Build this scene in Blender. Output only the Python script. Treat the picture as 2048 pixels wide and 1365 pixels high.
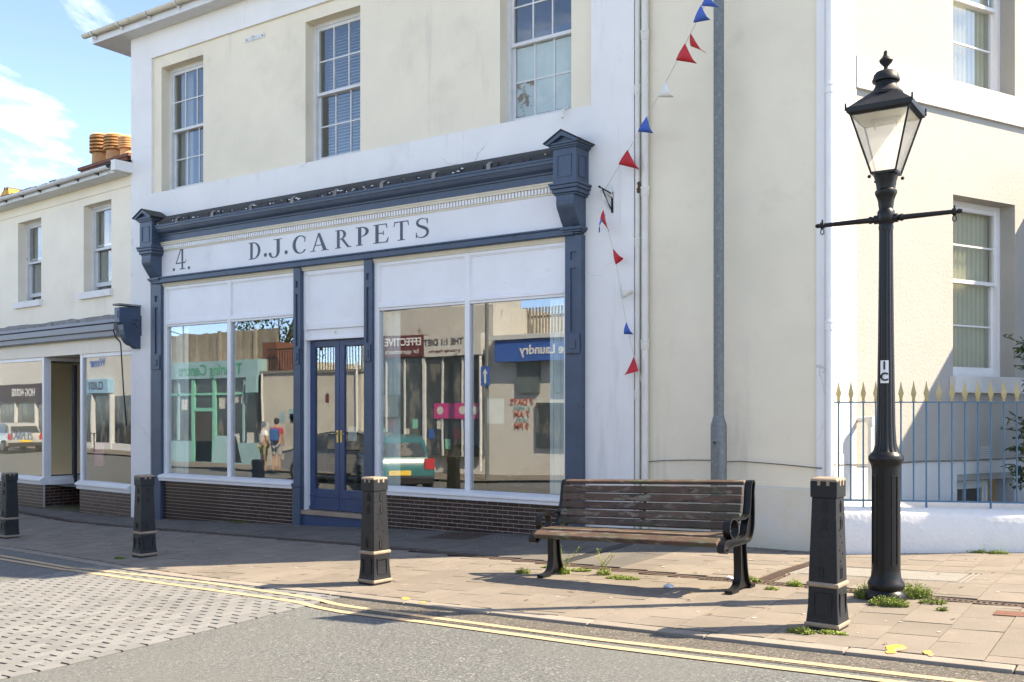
import bpy, bmesh, math, random
from mathutils import Vector, Matrix
R = math.radians
rnd = random.Random(7)
sc = bpy.context.scene
for o in list(bpy.data.objects):
    bpy.data.objects.remove(o)

# ------------------------------------------------------------------ camera, sky, sun, exposure
CAM_H = 1.45
FOC = 1950.0                     # focal length in pixels of a 2048 wide frame
TH = math.atan2(2881, FOC)       # angle between the view axis and the street front
cam_d = bpy.data.cameras.new('camera')
cam = bpy.data.objects.new('camera', cam_d)
sc.collection.objects.link(cam)
cam.location = (0, 0, CAM_H)
cam.rotation_euler = (R(90), 0, R(90) - TH)
cam_d.sensor_width = 36
cam_d.lens = FOC / 2048 * 36
cam_d.shift_y = 140.5 / 2048
cam_d.clip_end = 2000
cam_d.clip_start = 0.05
sc.camera = cam

SUN_DIR = Vector((-0.88, -0.50, -1.0)).normalized()
SUN_EL = math.asin(-SUN_DIR.z)
SUN_AZ = math.atan2(0.88, 0.50)
world = bpy.data.worlds.new('World')
sc.world = world
world.use_nodes = True
nt = world.node_tree
bg = nt.nodes['Background']
sky = nt.nodes.new('ShaderNodeTexSky')
sky.sky_type = 'NISHITA'
sky.sun_disc = False
sky.sun_elevation = SUN_EL
sky.sun_rotation = SUN_AZ
sky.air_density = 0.45
sky.dust_density = 0.2
sky.ozone_density = 5.0
tc = nt.nodes.new('ShaderNodeTexCoord')
mp = nt.nodes.new('ShaderNodeMapping')
mp.inputs['Scale'].default_value = (1.0, 1.0, 2.6)
mp.inputs['Rotation'].default_value = (0.1, 0.35, 0.3)
n1 = nt.nodes.new('ShaderNodeTexNoise')
n1.inputs['Scale'].default_value = 2.3
n1.inputs['Detail'].default_value = 9
n1.inputs['Roughness'].default_value = 0.62
n1.inputs['Distortion'].default_value = 0.5
cr = nt.nodes.new('ShaderNodeValToRGB')
cr.color_ramp.elements[0].position = 0.51
cr.color_ramp.elements[0].color = (0, 0, 0, 1)
cr.color_ramp.elements[1].position = 0.95
cr.color_ramp.elements[1].color = (1, 1, 1, 1)
mx = nt.nodes.new('ShaderNodeMix')
mx.data_type = 'RGBA'
mx.inputs['B'].default_value = (7.2, 7.5, 8.0, 1)
nt.links.new(tc.outputs['Generated'], mp.inputs['Vector'])
nt.links.new(mp.outputs['Vector'], n1.inputs['Vector'])
nt.links.new(n1.outputs['Fac'], cr.inputs['Fac'])
nt.links.new(cr.outputs['Color'], mx.inputs['Factor'])
nt.links.new(sky.outputs['Color'], mx.inputs['A'])
nt.links.new(mx.outputs['Result'], bg.inputs['Color'])
bg.inputs['Strength'].default_value = 0.145

sun_d = bpy.data.lights.new('sun', 'SUN')
sun_d.energy = 2.9
sun_d.angle = R(0.5)
sun_d.color = (1.0, 0.965, 0.92)
sun = bpy.data.objects.new('sun', sun_d)
sc.collection.objects.link(sun)
sun.rotation_euler = SUN_DIR.to_track_quat('-Z', 'Y').to_euler()
sun.location = (20, 20, 30)

vs = sc.view_settings
vs.view_transform = 'Standard'
vs.look = 'None'
vs.exposure = 2.32
vs.use_white_balance = True          # camera balanced for the open shade
vs.white_balance_temperature = 9000
vs.gamma = 1
vs.use_curve_mapping = False
sc.render.engine = 'CYCLES'
sc.cycles.use_denoising = True
sc.cycles.max_bounces = 10
sc.cycles.transparent_max_bounces = 24
sc.cycles.caustics_reflective = False
sc.cycles.caustics_refractive = False

# ------------------------------------------------------------------ survey helpers (metres; the street front is the plane Y = WY)
WY = 10.5
FWX, FWY = -math.cos(TH), math.sin(TH)
RTX, RTY = math.sin(TH), math.cos(TH)

def ray(px, py):
    p = (px - 1024) / FOC
    return (FWX + RTX * p, FWY + RTY * p, (823 - py) / FOC)

def fx(px, Y=WY):
    d = ray(px, 0)
    return d[0] * Y / d[1]

def fz(px, py, Y=WY):
    d = ray(px, py)
    return d[2] * Y / d[1] + CAM_H

def lerp(a, b, t):
    return a + (b - a) * t

def clampf(x, a, b):
    return max(a, min(b, x))

def G(X, Y):
    """height of the pavement; the street falls to the left and towards the road"""
    Xc = clampf(X, -16, 5)
    zA = -1.3575 + .0418 * Xc
    zB = -1.332 + .0355 * Xc
    z = zA + (zB - zA) * (clampf(Y, 3.6, 12) - 6.9) / 3.6
    sm = lambda q: (lambda t: t * t * (3 - 2 * t))(clampf(q, 0, 1))
    z -= .07 * sm((X + 5.2) / 2.0) * sm((Y - 8.5) / 1.8)
    if Y < 3.6:
        z += .03 * (3.6 - max(Y, -3))
    return z + CAM_H

def onG(px, py, off=0.0):
    d = ray(px, py)
    k = 10.
    for i in range(90):
        k = .5 * k + .5 * (G(d[0] * k, d[1] * k) - CAM_H + off) / d[2]
    return (d[0] * k, d[1] * k)

KERB = [(-70, 12.2), (-40, 9.75), (-20, 8.05), (-13.6, 7.28), (-11.3, 6.9), (-9.55, 6.58), (-8.0, 6.40), (-6.15, 6.27), (-4.5, 6.13), (-2.0, 5.95), (-.66, 5.86), (8, 5.3), (40, 4.0)]

def KY(X):
    for (a, b), (c_, d) in zip(KERB, KERB[1:]):
        if X <= c_:
            return lerp(b, d, (X - a) / (c_ - a))
    return KERB[-1][1]

def drop(X):
    t = clampf((X + 6.6) / 1.0, 0, 1)
    return lerp(.012, .022, t * t * (3 - 2 * t))

def RZ(X, Y):
    return G(X, Y) - drop(X)

# ------------------------------------------------------------------ object helpers
COL = sc.collection
OFF = {}

def thing(name, label, cat, loc=(0, 0, 0), rz=0.0, group=None, local=True):
    o = bpy.data.objects.new(name, None)
    COL.objects.link(o)
    o.empty_display_size = .2
    o.location = loc
    o.rotation_euler = (0, 0, rz)
    tag(o, label, cat, group)
    if not local:
        OFF[o.name] = Vector(loc)
    return o

def tag(o, label=None, cat=None, group=None, kind=None):
    if label:
        o['label'] = label
    if cat:
        o['category'] = cat
    if group:
        o['group'] = group
    if kind:
        o['kind'] = kind
    return o

def top(o):
    while o.parent:
        o = o.parent
    return o

def link(name, me, mat, parent=None, loc=None, rot=None):
    o = bpy.data.objects.new(name, me)
    COL.objects.link(o)
    if mat and not me.materials:
        me.materials.append(mat)
    if parent:
        o.parent = parent
        if loc is not None and top(parent).name in OFF:
            loc = Vector(loc) - OFF[top(parent).name]
    if loc is not None:
        o.location = loc
    if rot is not None:
        o.rotation_euler = rot
    return o

class MB:
    def __init__(s, f=None):
        s.v = []
        s.f = []
        s.m = f          # optional mapping (x, y, z) -> world

    def p(s, *pts):
        i = len(s.v)
        for q in pts:
            s.v.append(s.m(*q) if s.m else tuple(q))
        return i

    def quad(s, a, b, c_, d):
        i = s.p(a, b, c_, d)
        s.f.append((i, i + 1, i + 2, i + 3))
        return s

    def tri(s, a, b, c_):
        i = s.p(a, b, c_)
        s.f.append((i, i + 1, i + 2))
        return s

    def box(s, x0, x1, y0, y1, z0, z1):
        if x0 > x1: x0, x1 = x1, x0
        if y0 > y1: y0, y1 = y1, y0
        if z0 > z1: z0, z1 = z1, z0
        i = s.p((x0, y0, z0), (x1, y0, z0), (x1, y1, z0), (x0, y1, z0), (x0, y0, z1), (x1, y0, z1), (x1, y1, z1), (x0, y1, z1))
        for f in ((0, 3, 2, 1), (4, 5, 6, 7), (0, 1, 5, 4), (1, 2, 6, 5), (2, 3, 7, 6), (3, 0, 4, 7)):
            s.f.append(tuple(i + k for k in f))
        return s

    def loft(s, rings, caps=True, closed=True):
        """rings: list of equally long point lists"""
        n = len(rings[0])
        base = [s.p(*r) for r in rings]
        for a, b in zip(base, base[1:]):
            for k in range(n if closed else n - 1):
                k2 = (k + 1) % n
                s.f.append((a + k, a + k2, b + k2, b + k))
        if caps:
            s.f.append(tuple(base[0] + k for k in reversed(range(n))))
            s.f.append(tuple(base[-1] + k for k in range(n)))
        return s

    def prism_x(s, prof, x0, x1):
        return s.loft([[(x0, y, z) for y, z in prof], [(x1, y, z) for y, z in prof]])

    def prism_y(s, prof, y0, y1):
        return s.loft([[(x, y0, z) for x, z in prof], [(x, y1, z) for x, z in prof]])

    def prism_z(s, prof, z0, z1):
        return s.loft([[(x, y, z0) for x, y in prof], [(x, y, z1) for x, y in prof]])

    def lathe(s, prof, cx=0, cy=0, n=20, lobes=0, amp=0):
        rings = []
        for r, z in prof:
            ring = []
            for k in range(n):
                a = 2 * math.pi * k / n
                rr = r * (1 + (amp * (abs(math.sin(lobes * a / 2)) - .6) if lobes else 0))
                ring.append((cx + rr * math.cos(a), cy + rr * math.sin(a), z))
            rings.append(ring)
        return s.loft(rings)

    def square(s, prof, cx=0, cy=0):
        rings = [[(cx - h, cy - h, z), (cx + h, cy - h, z), (cx + h, cy + h, z), (cx - h, cy + h, z)] for h, z in prof]
        return s.loft(rings)

    def tube(s, pts, r, n=8, caps=True):
        pts = [Vector(q) for q in pts]
        rings = []
        up = None
        for i, q in enumerate(pts):
            d = (pts[min(i + 1, len(pts) - 1)] - pts[max(i - 1, 0)])
            if d.length < 1e-9:
                d = Vector((0, 0, 1))
            d.normalize()
            if up is None:
                up = Vector((0, 0, 1)) if abs(d.z) < .9 else Vector((1, 0, 0))
            a = d.cross(up)
            if a.length < 1e-6:
                a = d.orthogonal()
            a.normalize()
            b = a.cross(d).normalized()
            up = b
            rr = r[i] if isinstance(r, (list, tuple)) else r
            rings.append([tuple(q + a * (rr * math.cos(2 * math.pi * k / n)) + b * (rr * math.sin(2 * math.pi * k / n))) for k in range(n)])
        return s.loft(rings, caps)

    def ball(s, c, r, n=10, m=7, sx=1, sy=1, sz=1):
        rings = []
        for j in range(1, m):
            t = math.pi * j / m
            rings.append([(c[0] + sx * r * math.sin(t) * math.cos(2 * math.pi * k / n), c[1] + sy * r * math.sin(t) * math.sin(2 * math.pi * k / n), c[2] - sz * r * math.cos(t)) for k in range(n)])
        return s.loft(rings)

    def sheet(s, x0, x1, z0, z1, y, holes=(), depth=0.1):
        """vertical wall face in plane y with rectangular holes (x0,x1,z0,z1[,depth]) and their reveals"""
        xs = sorted({x0, x1, *[clampf(h[i], x0, x1) for h in holes for i in (0, 1)]})
        zs = sorted({z0, z1, *[clampf(h[i], z0, z1) for h in holes for i in (2, 3)]})
        for a, b in zip(xs, xs[1:]):
            for c_, d in zip(zs, zs[1:]):
                mx_, mz = (a + b) / 2, (c_ + d) / 2
                if any(h[0] < mx_ < h[1] and h[2] < mz < h[3] for h in holes):
                    continue
                s.quad((a, y, c_), (b, y, c_), (b, y, d), (a, y, d))
        for h in holes:
            dp = h[4] if len(h) > 4 else depth
            a, b, c_, d = h[:4]
            if a > x0: s.quad((a, y, c_), (a, y, d), (a, y + dp, d), (a, y + dp, c_))
            if b < x1: s.quad((b, y, d), (b, y, c_), (b, y + dp, c_), (b, y + dp, d))
            if c_ > z0: s.quad((b, y, c_), (a, y, c_), (a, y + dp, c_), (b, y + dp, c_))
            if d < z1: s.quad((a, y, d), (b, y, d), (b, y + dp, d), (a, y + dp, d))
        return s

    def mesh(s, name, smooth=False, off=None, recalc=True):
        me = bpy.data.meshes.new(name)
        vv = s.v if off is None else [(x - off.x, y - off.y, z - off.z) for x, y, z in s.v]
        me.from_pydata(vv, [], s.f)
        if recalc:
            bm = bmesh.new()
            bm.from_mesh(me)
            bmesh.ops.recalc_face_normals(bm, faces=bm.faces)
            bm.to_mesh(me)
            bm.free()
        if smooth:
            me.polygons.foreach_set('use_smooth', [True] * len(me.polygons))
            try:
                me.set_sharp_from_angle(angle=R(38))
            except Exception:
                pass
        me.update()
        return me

    def build(s, name, mat, parent=None, smooth=False, bevel=0, recalc=True):
        off = OFF.get(top(parent).name) if parent else None
        me = s.mesh(name, smooth, off, recalc)
        o = link(name, me, mat, parent)
        if bevel:
            b = o.modifiers.new('bevel', 'BEVEL')
            b.width = bevel
            b.segments = 2
            b.limit_method = 'ANGLE'
            b.angle_limit = R(40)
            b.harden_normals = False
        return o

def copy_tree(o, parent=None):
    c_ = o.copy()
    COL.objects.link(c_)
    c_.parent = parent
    for ch in o.children:
        copy_tree(ch, c_)
    return c_

# ------------------------------------------------------------------ materials
MATS = {}

def mat(name, col, rough=.6, var=.08, vscale=2.5, bump=.0, bscale=60, rand=0.0, metal=0.0, spec=.5, stains=(), fine=0.0, fscale=90, streak=None, coat=0, cracks=0):
    m = bpy.data.materials.new(name)
    m.use_nodes = True
    t = m.node_tree
    bs = t.nodes['Principled BSDF']
    bs.inputs['Roughness'].default_value = rough
    bs.inputs['Metallic'].default_value = metal
    bs.inputs['Specular IOR Level'].default_value = spec
    if coat:
        bs.inputs['Coat Weight'].default_value = coat
        bs.inputs['Coat Roughness'].default_value = .15
    geo = t.nodes.new('ShaderNodeNewGeometry')
    L = t.links.new

    def noise(scale, detail=5, rough_=.6, vec=None):
        n = t.nodes.new('ShaderNodeTexNoise')
        n.inputs['Scale'].default_value = scale
        n.inputs['Detail'].default_value = detail
        n.inputs['Roughness'].default_value = rough_
        L(vec or geo.outputs['Position'], n.inputs['Vector'])
        return n.outputs['Fac']

    def ramp(src, lo, hi):
        n = t.nodes.new('ShaderNodeMapRange')
        n.inputs['From Min'].default_value = lo
        n.inputs['From Max'].default_value = hi
        n.inputs['To Min'].default_value = 0
        n.inputs['To Max'].default_value = 1
        n.clamp = True
        L(src, n.inputs['Value'])
        return n.outputs['Result']

    def mixc(fac, a, b):
        n = t.nodes.new('ShaderNodeMix')
        n.data_type = 'RGBA'
        if isinstance(fac, float):
            n.inputs['Factor'].default_value = fac
        else:
            L(fac, n.inputs['Factor'])
        for inp, q in (('A', a), ('B', b)):
            if isinstance(q, (tuple, list)):
                n.inputs[inp].default_value = (*q[:3], 1)
            else:
                L(q, n.inputs[inp])
        return n.outputs['Result']
    lo = tuple(max(0, q * (1 - var)) for q in col)
    hi = tuple(q * (1 + var) for q in col)
    c_ = mixc(ramp(noise(vscale), .3, .7), lo, hi)
    if fine:
        c_ = mixc(ramp(noise(fscale, 3, .7), .35, .65), c_, mixc(float(fine), c_, (0, 0, 0)))
    for st in stains:                      # (colour, scale, lo, hi[, stretch])
        vec = None
        if len(st) > 4:
            mpp = t.nodes.new('ShaderNodeMapping')
            mpp.inputs['Scale'].default_value = st[4]
            L(geo.outputs['Position'], mpp.inputs['Vector'])
            vec = mpp.outputs['Vector']
        c_ = mixc(ramp(noise(st[1], 8, .65, vec), st[2], st[3]), c_, st[0])
    if cracks:                             # sparse hairline cracks in old render
        vo = t.nodes.new('ShaderNodeTexVoronoi')
        vo.feature = 'DISTANCE_TO_EDGE'
        vo.inputs['Scale'].default_value = cracks
        wv = t.nodes.new('ShaderNodeVectorMath')
        wv.operation = 'MULTIPLY_ADD'
        nn = t.nodes.new('ShaderNodeTexNoise')
        nn.inputs['Scale'].default_value = 3.5
        nn.inputs['Detail'].default_value = 6
        L(geo.outputs['Position'], nn.inputs['Vector'])
        wv.inputs[1].default_value = (.35, .35, .35)
        L(nn.outputs['Color'], wv.inputs[0])
        L(geo.outputs['Position'], wv.inputs[2])
        L(wv.outputs[0], vo.inputs['Vector'])
        ln = ramp(vo.outputs['Distance'], .006, .002)
        mk = ramp(noise(.55, 3), .56, .66)
        mm = t.nodes.new('ShaderNodeMath')
        mm.operation = 'MULTIPLY'
        L(ln, mm.inputs[0])
        L(mk, mm.inputs[1])
        c_ = mixc(mm.outputs[0], c_, tuple(q * .70 for q in col))
    if rand:
        oi = t.nodes.new('ShaderNodeObjectInfo')
        hs = t.nodes.new('ShaderNodeHueSaturation')
        mr = t.nodes.new('ShaderNodeMapRange')
        mr.inputs['To Min'].default_value = 1 - rand
        mr.inputs['To Max'].default_value = 1 + rand
        L(oi.outputs['Random'], mr.inputs['Value'])
        L(mr.outputs['Result'], hs.inputs['Value'])
        L(c_, hs.inputs['Color'])
        c_ = hs.outputs['Color']
    L(c_, bs.inputs['Base Color'])
    if bump:
        bp = t.nodes.new('ShaderNodeBump')
        bp.inputs['Strength'].default_value = bump
        bp.inputs['Distance'].default_value = .01
        L(noise(bscale, 4, .65), bp.inputs['Height'])
        L(bp.outputs['Normal'], bs.inputs['Normal'])
    MATS[name] = m
    return m

def glass_mat(name, refl=.25, tint=(.93, .96, .95)):
    m = bpy.data.materials.new(name)
    m.use_nodes = True
    t = m.node_tree
    t.nodes.remove(t.nodes['Principled BSDF'])
    out = t.nodes['Material Output']
    tr = t.nodes.new('ShaderNodeBsdfTransparent')
    tr.inputs['Color'].default_value = (*tint, 1)
    gl = t.nodes.new('ShaderNodeBsdfGlossy')
    gl.inputs['Roughness'].default_value = 0.0
    gl.inputs['Color'].default_value = (.97, .98, 1, 1)
    # Schlick reflectance from the viewing angle (same on both faces of the sheet)
    gm_ = t.nodes.new('ShaderNodeNewGeometry')
    dp = t.nodes.new('ShaderNodeVectorMath')
    dp.operation = 'DOT_PRODUCT'
    t.links.new(gm_.outputs['Incoming'], dp.inputs[0])
    t.links.new(gm_.outputs['Normal'], dp.inputs[1])
    def mth(op, a_, b_=None, c__=None):
        n = t.nodes.new('ShaderNodeMath')
        n.operation = op
        for i_, q in enumerate((a_, b_, c__)):
            if q is None:
                continue
            if isinstance(q, (int, float)):
                n.inputs[i_].default_value = q
            else:
                t.links.new(q, n.inputs[i_])
        return n.outputs[0]
    ab = mth('ABSOLUTE', dp.outputs['Value'])
    pw = mth('POWER', mth('SUBTRACT', 1.0, ab), 5.0)
    fac = mth('MULTIPLY_ADD', pw, .8, refl)
    geo = t.nodes.new('ShaderNodeNewGeometry')
    nz = t.nodes.new('ShaderNodeTexNoise')
    nz.inputs['Scale'].default_value = .8
    nz.inputs['Detail'].default_value = 1
    bp = t.nodes.new('ShaderNodeBump')
    bp.inputs['Strength'].default_value = .012
    bp.inputs['Distance'].default_value = .1
    L = t.links.new
    L(geo.outputs['Position'], nz.inputs['Vector'])
    L(nz.outputs['Fac'], bp.inputs['Height'])
    L(bp.outputs['Normal'], gl.inputs['Normal'])
    mxs = t.nodes.new('ShaderNodeMixShader')
    L(fac, mxs.inputs['Fac'])
    L(tr.outputs[0], mxs.inputs[1])
    L(gl.outputs[0], mxs.inputs[2])
    L(mxs.outputs[0], out.inputs['Surface'])
    return m

def emit_mat(name, col, s):
    m = bpy.data.materials.new(name)
    m.use_nodes = True
    b = m.node_tree.nodes['Principled BSDF']
    b.inputs['Emission Color'].default_value = (*col, 1)
    b.inputs['Emission Strength'].default_value = s
    return m

grime = ((.30, .28, .24), .9, .60, .86)
streaks = ((.36, .34, .30), 1.4, .60, .90, (3.2, 3.2, .22))
M_white = mat('white_render', (.74, .725, .70), .75, .04, 1.6, .25, 55, stains=(((.45, .45, .44), .8, .62, .95), ((.42, .41, .38), 1.4, .58, .95, (2.6, 2.6, .25))), cracks=.55)
M_whiter = mat('rough_white_render', (.58, .57, .55), .85, .04, 1.6, .9, 26, stains=(((.5, .49, .46), 1.1, .62, .95),))
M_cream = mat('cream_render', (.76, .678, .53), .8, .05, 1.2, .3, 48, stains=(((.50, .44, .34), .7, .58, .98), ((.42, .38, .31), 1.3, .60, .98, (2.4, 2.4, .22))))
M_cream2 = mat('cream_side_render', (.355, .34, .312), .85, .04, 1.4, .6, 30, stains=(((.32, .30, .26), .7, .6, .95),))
M_creamL = mat('pale_cream_render', (.86, .775, .63), .8, .05, 1.2, .35, 42, stains=(((.50, .44, .33), .6, .6, .95), ((.48, .44, .36), 1.2, .64, .95, (2.4, 2.4, .22))))
M_gloss = mat('white_gloss_paint', (.75, .74, .735), .35, .04, 3, .05, 30, stains=(((.50, .49, .46), 3.0, .66, .9),))
M_oldwhite = mat('worn_white_timber', (.62, .63, .63), .55, .08, 5, .25, 45, stains=(((.28, .25, .2), 7, .63, .75),))
M_ivory = mat('ivory_moulding', (.66, .60, .47), .5, .06, 4, .1, 40)
M_blue = mat('navy_blue_paint', (.040, .068, .110), .42, .14, 3, .12, 35, stains=(((.055, .08, .115), 2.5, .55, .8), ((.018, .028, .048), 5, .60, .75)))
M_blued = mat('deep_blue_door_paint', (.025, .057, .132), .33, .12, 3, .06, 35)
M_slate = mat('dark_slate', (.024, .025, .027), .7, .3, 5, .5, 40, stains=(((.085, .08, .072), 9, .60, .72),))
M_letter = mat('grey_blue_lettering', (.058, .075, .10), .5, .06, 4)
M_brick = mat('purple_brown_glazed_brick', (.036, .018, .017), .28, .35, 9, .12, 60, rand=.45, stains=(((.07, .035, .028), 3.0, .56, .75),))
M_mortar = mat('pale_mortar', (.46, .41, .36), .9, .15, 8, .3, 90)
M_pipe = mat('cream_pipe_paint', (.66, .63, .57), .5, .06, 4, .12, 40, stains=(((.26, .19, .12), 6, .68, .8),))
M_galv = mat('galvanised_steel', (.15, .165, .165), .55, .2, 22, .1, 60, metal=.3, stains=(((.26, .275, .27), 30, .58, .68),))
M_iron = mat('black_cast_iron', (.007, .0072, .0078), .36, .25, 8, .12, 50, spec=.3, stains=(((.022, .021, .02), 10, .60, .8),))
M_iron2 = mat('charcoal_painted_iron', (.012, .0135, .016), .5, .2, 6, .35, 38, spec=.3, stains=(((.04, .04, .04), 16, .64, .8),))
M_tan = mat('tan_painted_iron', (.25, .19, .14), .6, .15, 14, .2, 60, stains=(((.09, .085, .08), 20, .64, .74),))
M_wood = mat('weathered_bench_timber', (.080, .045, .031), .8, .35, 4, .6, 70, rand=.2, stains=(((.055, .058, .03), 4, .50, .62, (.8, 3, 3)), ((.17, .145, .115), 9, .53, .64, (.6, 2.2, 2.2)), ((.03, .022, .018), 9, .58, .66, (.5, 2, 2))))
M_asph = mat('grey_asphalt', (.150, .160, .160), .9, .08, .8, .8, 120, fine=.62, fscale=52, stains=(((.29, .295, .285), 42, .57, .67), ((.122, .125, .12), .45, .50, .72), ((.08, .078, .075), 1.6, .68, .80)))
M_asph2 = mat('dark_edge_asphalt', (.145, .132, .115), .9, .2, 1.5, .9, 120, fine=.75, fscale=55, stains=(((.36, .32, .26), 48, .57, .66),))
M_block = mat('pale_block_paver', (.186, .190, .190), .85, .10, 3, .5, 70, rand=.13, fine=.2, fscale=160, stains=(((.150, .150, .145), 1.2, .55, .85),))
M_joint = mat('dark_joint_sand', (.026, .024, .021), .95, .3, 9, .4, 90)
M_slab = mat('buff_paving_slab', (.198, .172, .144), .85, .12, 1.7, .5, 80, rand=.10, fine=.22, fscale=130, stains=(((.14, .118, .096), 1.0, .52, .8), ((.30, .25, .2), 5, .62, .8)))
M_slabd = mat('shade_grey_slab', (.125, .115, .102), .85, .14, 1.7, .5, 80, rand=.14, fine=.25, fscale=130, stains=(((.085, .08, .075), 1.1, .5, .78),))  # grey slabs, base colour darkened to deepen the shade by the shops
M_moss = mat('mossy_joint', (.075, .07, .036), .95, .4, 14, .4, 60, stains=(((.13, .15, .035), 5, .55, .7),))
M_kerb = mat('granite_kerb', (.25, .222, .19), .85, .12, 4, .5, 70, rand=.12, fine=.25, fscale=120)
M_yel = mat('faded_yellow_line', (.46, .335, .205), .8, .08, 3, .3, 90, fine=.12, fscale=60, stains=(((.33, .28, .20), 11, .56, .72), ((.16, .15, .135), 30, .60, .66)))
M_spray = mat('orange_spray_paint', (.62, .30, .03), .8, .06, 6, .2, 80, stains=(((.26, .215, .17), 22, .48, .58),))
M_black = mat('dark_void', (.012, .012, .013), .8, .2, 4)
M_bluefence = mat('blue_railing_paint', (.030, .125, .215), .38, .12, 6, .08, 40)
M_gold = mat('gold_painted_iron', (.40, .31, .14), .45, .15, 12, .15, 50, metal=.1)
M_clay = mat('terracotta_pot', (.60, .31, .13), .8, .15, 5, .3, 50, rand=.2)
M_redbrick = mat('red_brick', (.17, .065, .042), .85, .25, 6, .4, 50)
M_rooft = mat('brown_roof_slate', (.085, .07, .062), .8, .3, 7, .4, 40)
M_orange = mat('orange_roof_tile', (.62, .30, .05), .8, .15, 4, .3, 40)
M_shopwall = mat('pale_shop_wall', (.42, .41, .38), .9, .12, 1)
M_curtain = mat('pale_vertical_blind', (.72, .76, .72), .8, .05, 2)
M_curt2 = mat('cream_window_blind', (.62, .58, .45), .85, .08, 3)
M_room = mat('dim_room_wall', (.16, .15, .135), .9, .15, 1)
M_roomf = mat('brown_carpet_floor', (.07, .05, .037), .95, .25, 2)
M_steel = mat('brass_handle', (.60, .45, .15), .3, .05, 5, metal=.8)
M_peel = mat('peeling_pale_blue_film', (.40, .50, .50), .6, .08, 3, .2, 30, stains=(((.50, .56, .54), 5, .5, .7),))
M_peel2 = mat('torn_blue_film', (.38, .47, .48), .7, .1, 4, .3, 30, stains=(((.20, .17, .13), 6, .5, .56), ((.08, .16, .25), 9, .62, .66)))
M_grass = mat('weed_green', (.20, .26, .05), .7, .3, 20, rand=.25)
M_leaf = mat('shrub_leaf', (.045, .085, .02), .5, .3, 20)
M_red = mat('red_bunting', (.50, .013, .022), .6, .1, 6)
M_bunblue = mat('blue_bunting', (.022, .095, .40), .6, .1, 6)
M_bunwhite = mat('white_bunting', (.70, .69, .65), .6, .05, 6)
M_string = mat('pale_string', (.55, .52, .45), .8)
M_rust = mat('rusty_iron_grate', (.085, .055, .042), .75, .3, 12, .4, 60)
M_conc = mat('grey_concrete', (.24, .23, .21), .9, .08, 3, .5, 90, fine=.3, fscale=110, stains=(((.20, .19, .17), 2, .55, .8),))
M_awn = mat('grey_awning_case', (.26, .27, .28), .55, .06, 4, .05, 30, stains=(((.17, .17, .17), 3, .6, .8),))
M_lead = mat('grey_lead_strip', (.22, .21, .20), .75, .3, 7, .6, 40, stains=(((.10, .095, .09), 6, .55, .7),))
M_glass = glass_mat('shop_glass', .15)
M_glassu = glass_mat('sash_glass', .10)
M_glassl = glass_mat('lobby_glass', .04)
M_lampglass = bpy.data.materials.new('milky_lantern_glass')
M_lampglass.use_nodes = True
_t = M_lampglass.node_tree
_t.nodes.remove(_t.nodes['Principled BSDF'])
_a, _b, _m = _t.nodes.new('ShaderNodeBsdfTransparent'), _t.nodes.new('ShaderNodeBsdfTranslucent'), _t.nodes.new('ShaderNodeMixShader')
_a.inputs['Color'].default_value = (.985, .985, .975, 1)
_b.inputs['Color'].default_value = (.80, .79, .76, 1)
_m.inputs['Fac'].default_value = .28
_t.links.new(_a.outputs[0], _m.inputs[1])
_t.links.new(_b.outputs[0], _m.inputs[2])
_t.links.new(_m.outputs[0], _t.nodes['Material Output'].inputs['Surface'])
# ------------------------------------------------------------------ ground, road, pavement
gm = MB()
gm.quad((-600, -600, -2.2), (600, -600, -2.2), (600, 600, -2.2), (-600, 600, -2.2))
tag(gm.build('ground', M_conc), kind='structure')

def steps(a, b, n):
    return [a + (b - a) * i / n for i in range(n + 1)]

def grid(xs, yfun, zfun, rows):
    m = MB()
    idx = []
    for x in xs:
        ys = yfun(x)
        idx.append([m.p((x, y, zfun(x, y))) for y in ys])
    for a, b in zip(idx, idx[1:]):
        for k in range(len(a) - 1):
            m.f.append((a[k], b[k], b[k + 1], a[k + 1]))
    return m

XS = steps(-70, -20, 20) + steps(-20, -6.7, 34)[1:] + steps(-6.7, -5.5, 16)[1:] + steps(-5.5, 5, 28)[1:] + steps(5, 40, 10)[1:]
road = grid(XS, lambda x: steps(-1.2, KY(x) + .10, 18), RZ, 18).build('road', M_asph, smooth=True)
tag(road, 'grey asphalt road with pale aggregate', kind='structure')

PVX = XS
pave = grid(PVX, lambda x: steps(KY(x) + .02, 13.5 if x < -15 else 12.2, 14), lambda x, y: G(x, y) - .018, 14).build('pavement', M_moss, smooth=True)
tag(pave, 'buff slab pavement in front of the shops', kind='structure')
far = grid(XS, lambda x: steps(-14, -1.0, 8), lambda x, y: G(x, y) + .06, 8)
fo = far.build('far_pavement', M_slab, smooth=True)
tag(fo, 'pavement on the far side of the street', kind='structure')

CHAN = [(-24, 10.9), (-18.9, 10.2), (-14, 9.55), (-8.55, 9.02), (-4.86, 8.42), (-3.46, 8.16), (-2.18, 8.02), (-.87, 7.80), (6, 7.1)]

def CY(X):
    for (a, b), (c_, d) in zip(CHAN, CHAN[1:]):
        if X <= c_:
            return lerp(b, d, (X - a) / (c_ - a))
    return CHAN[-1][1]

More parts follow.
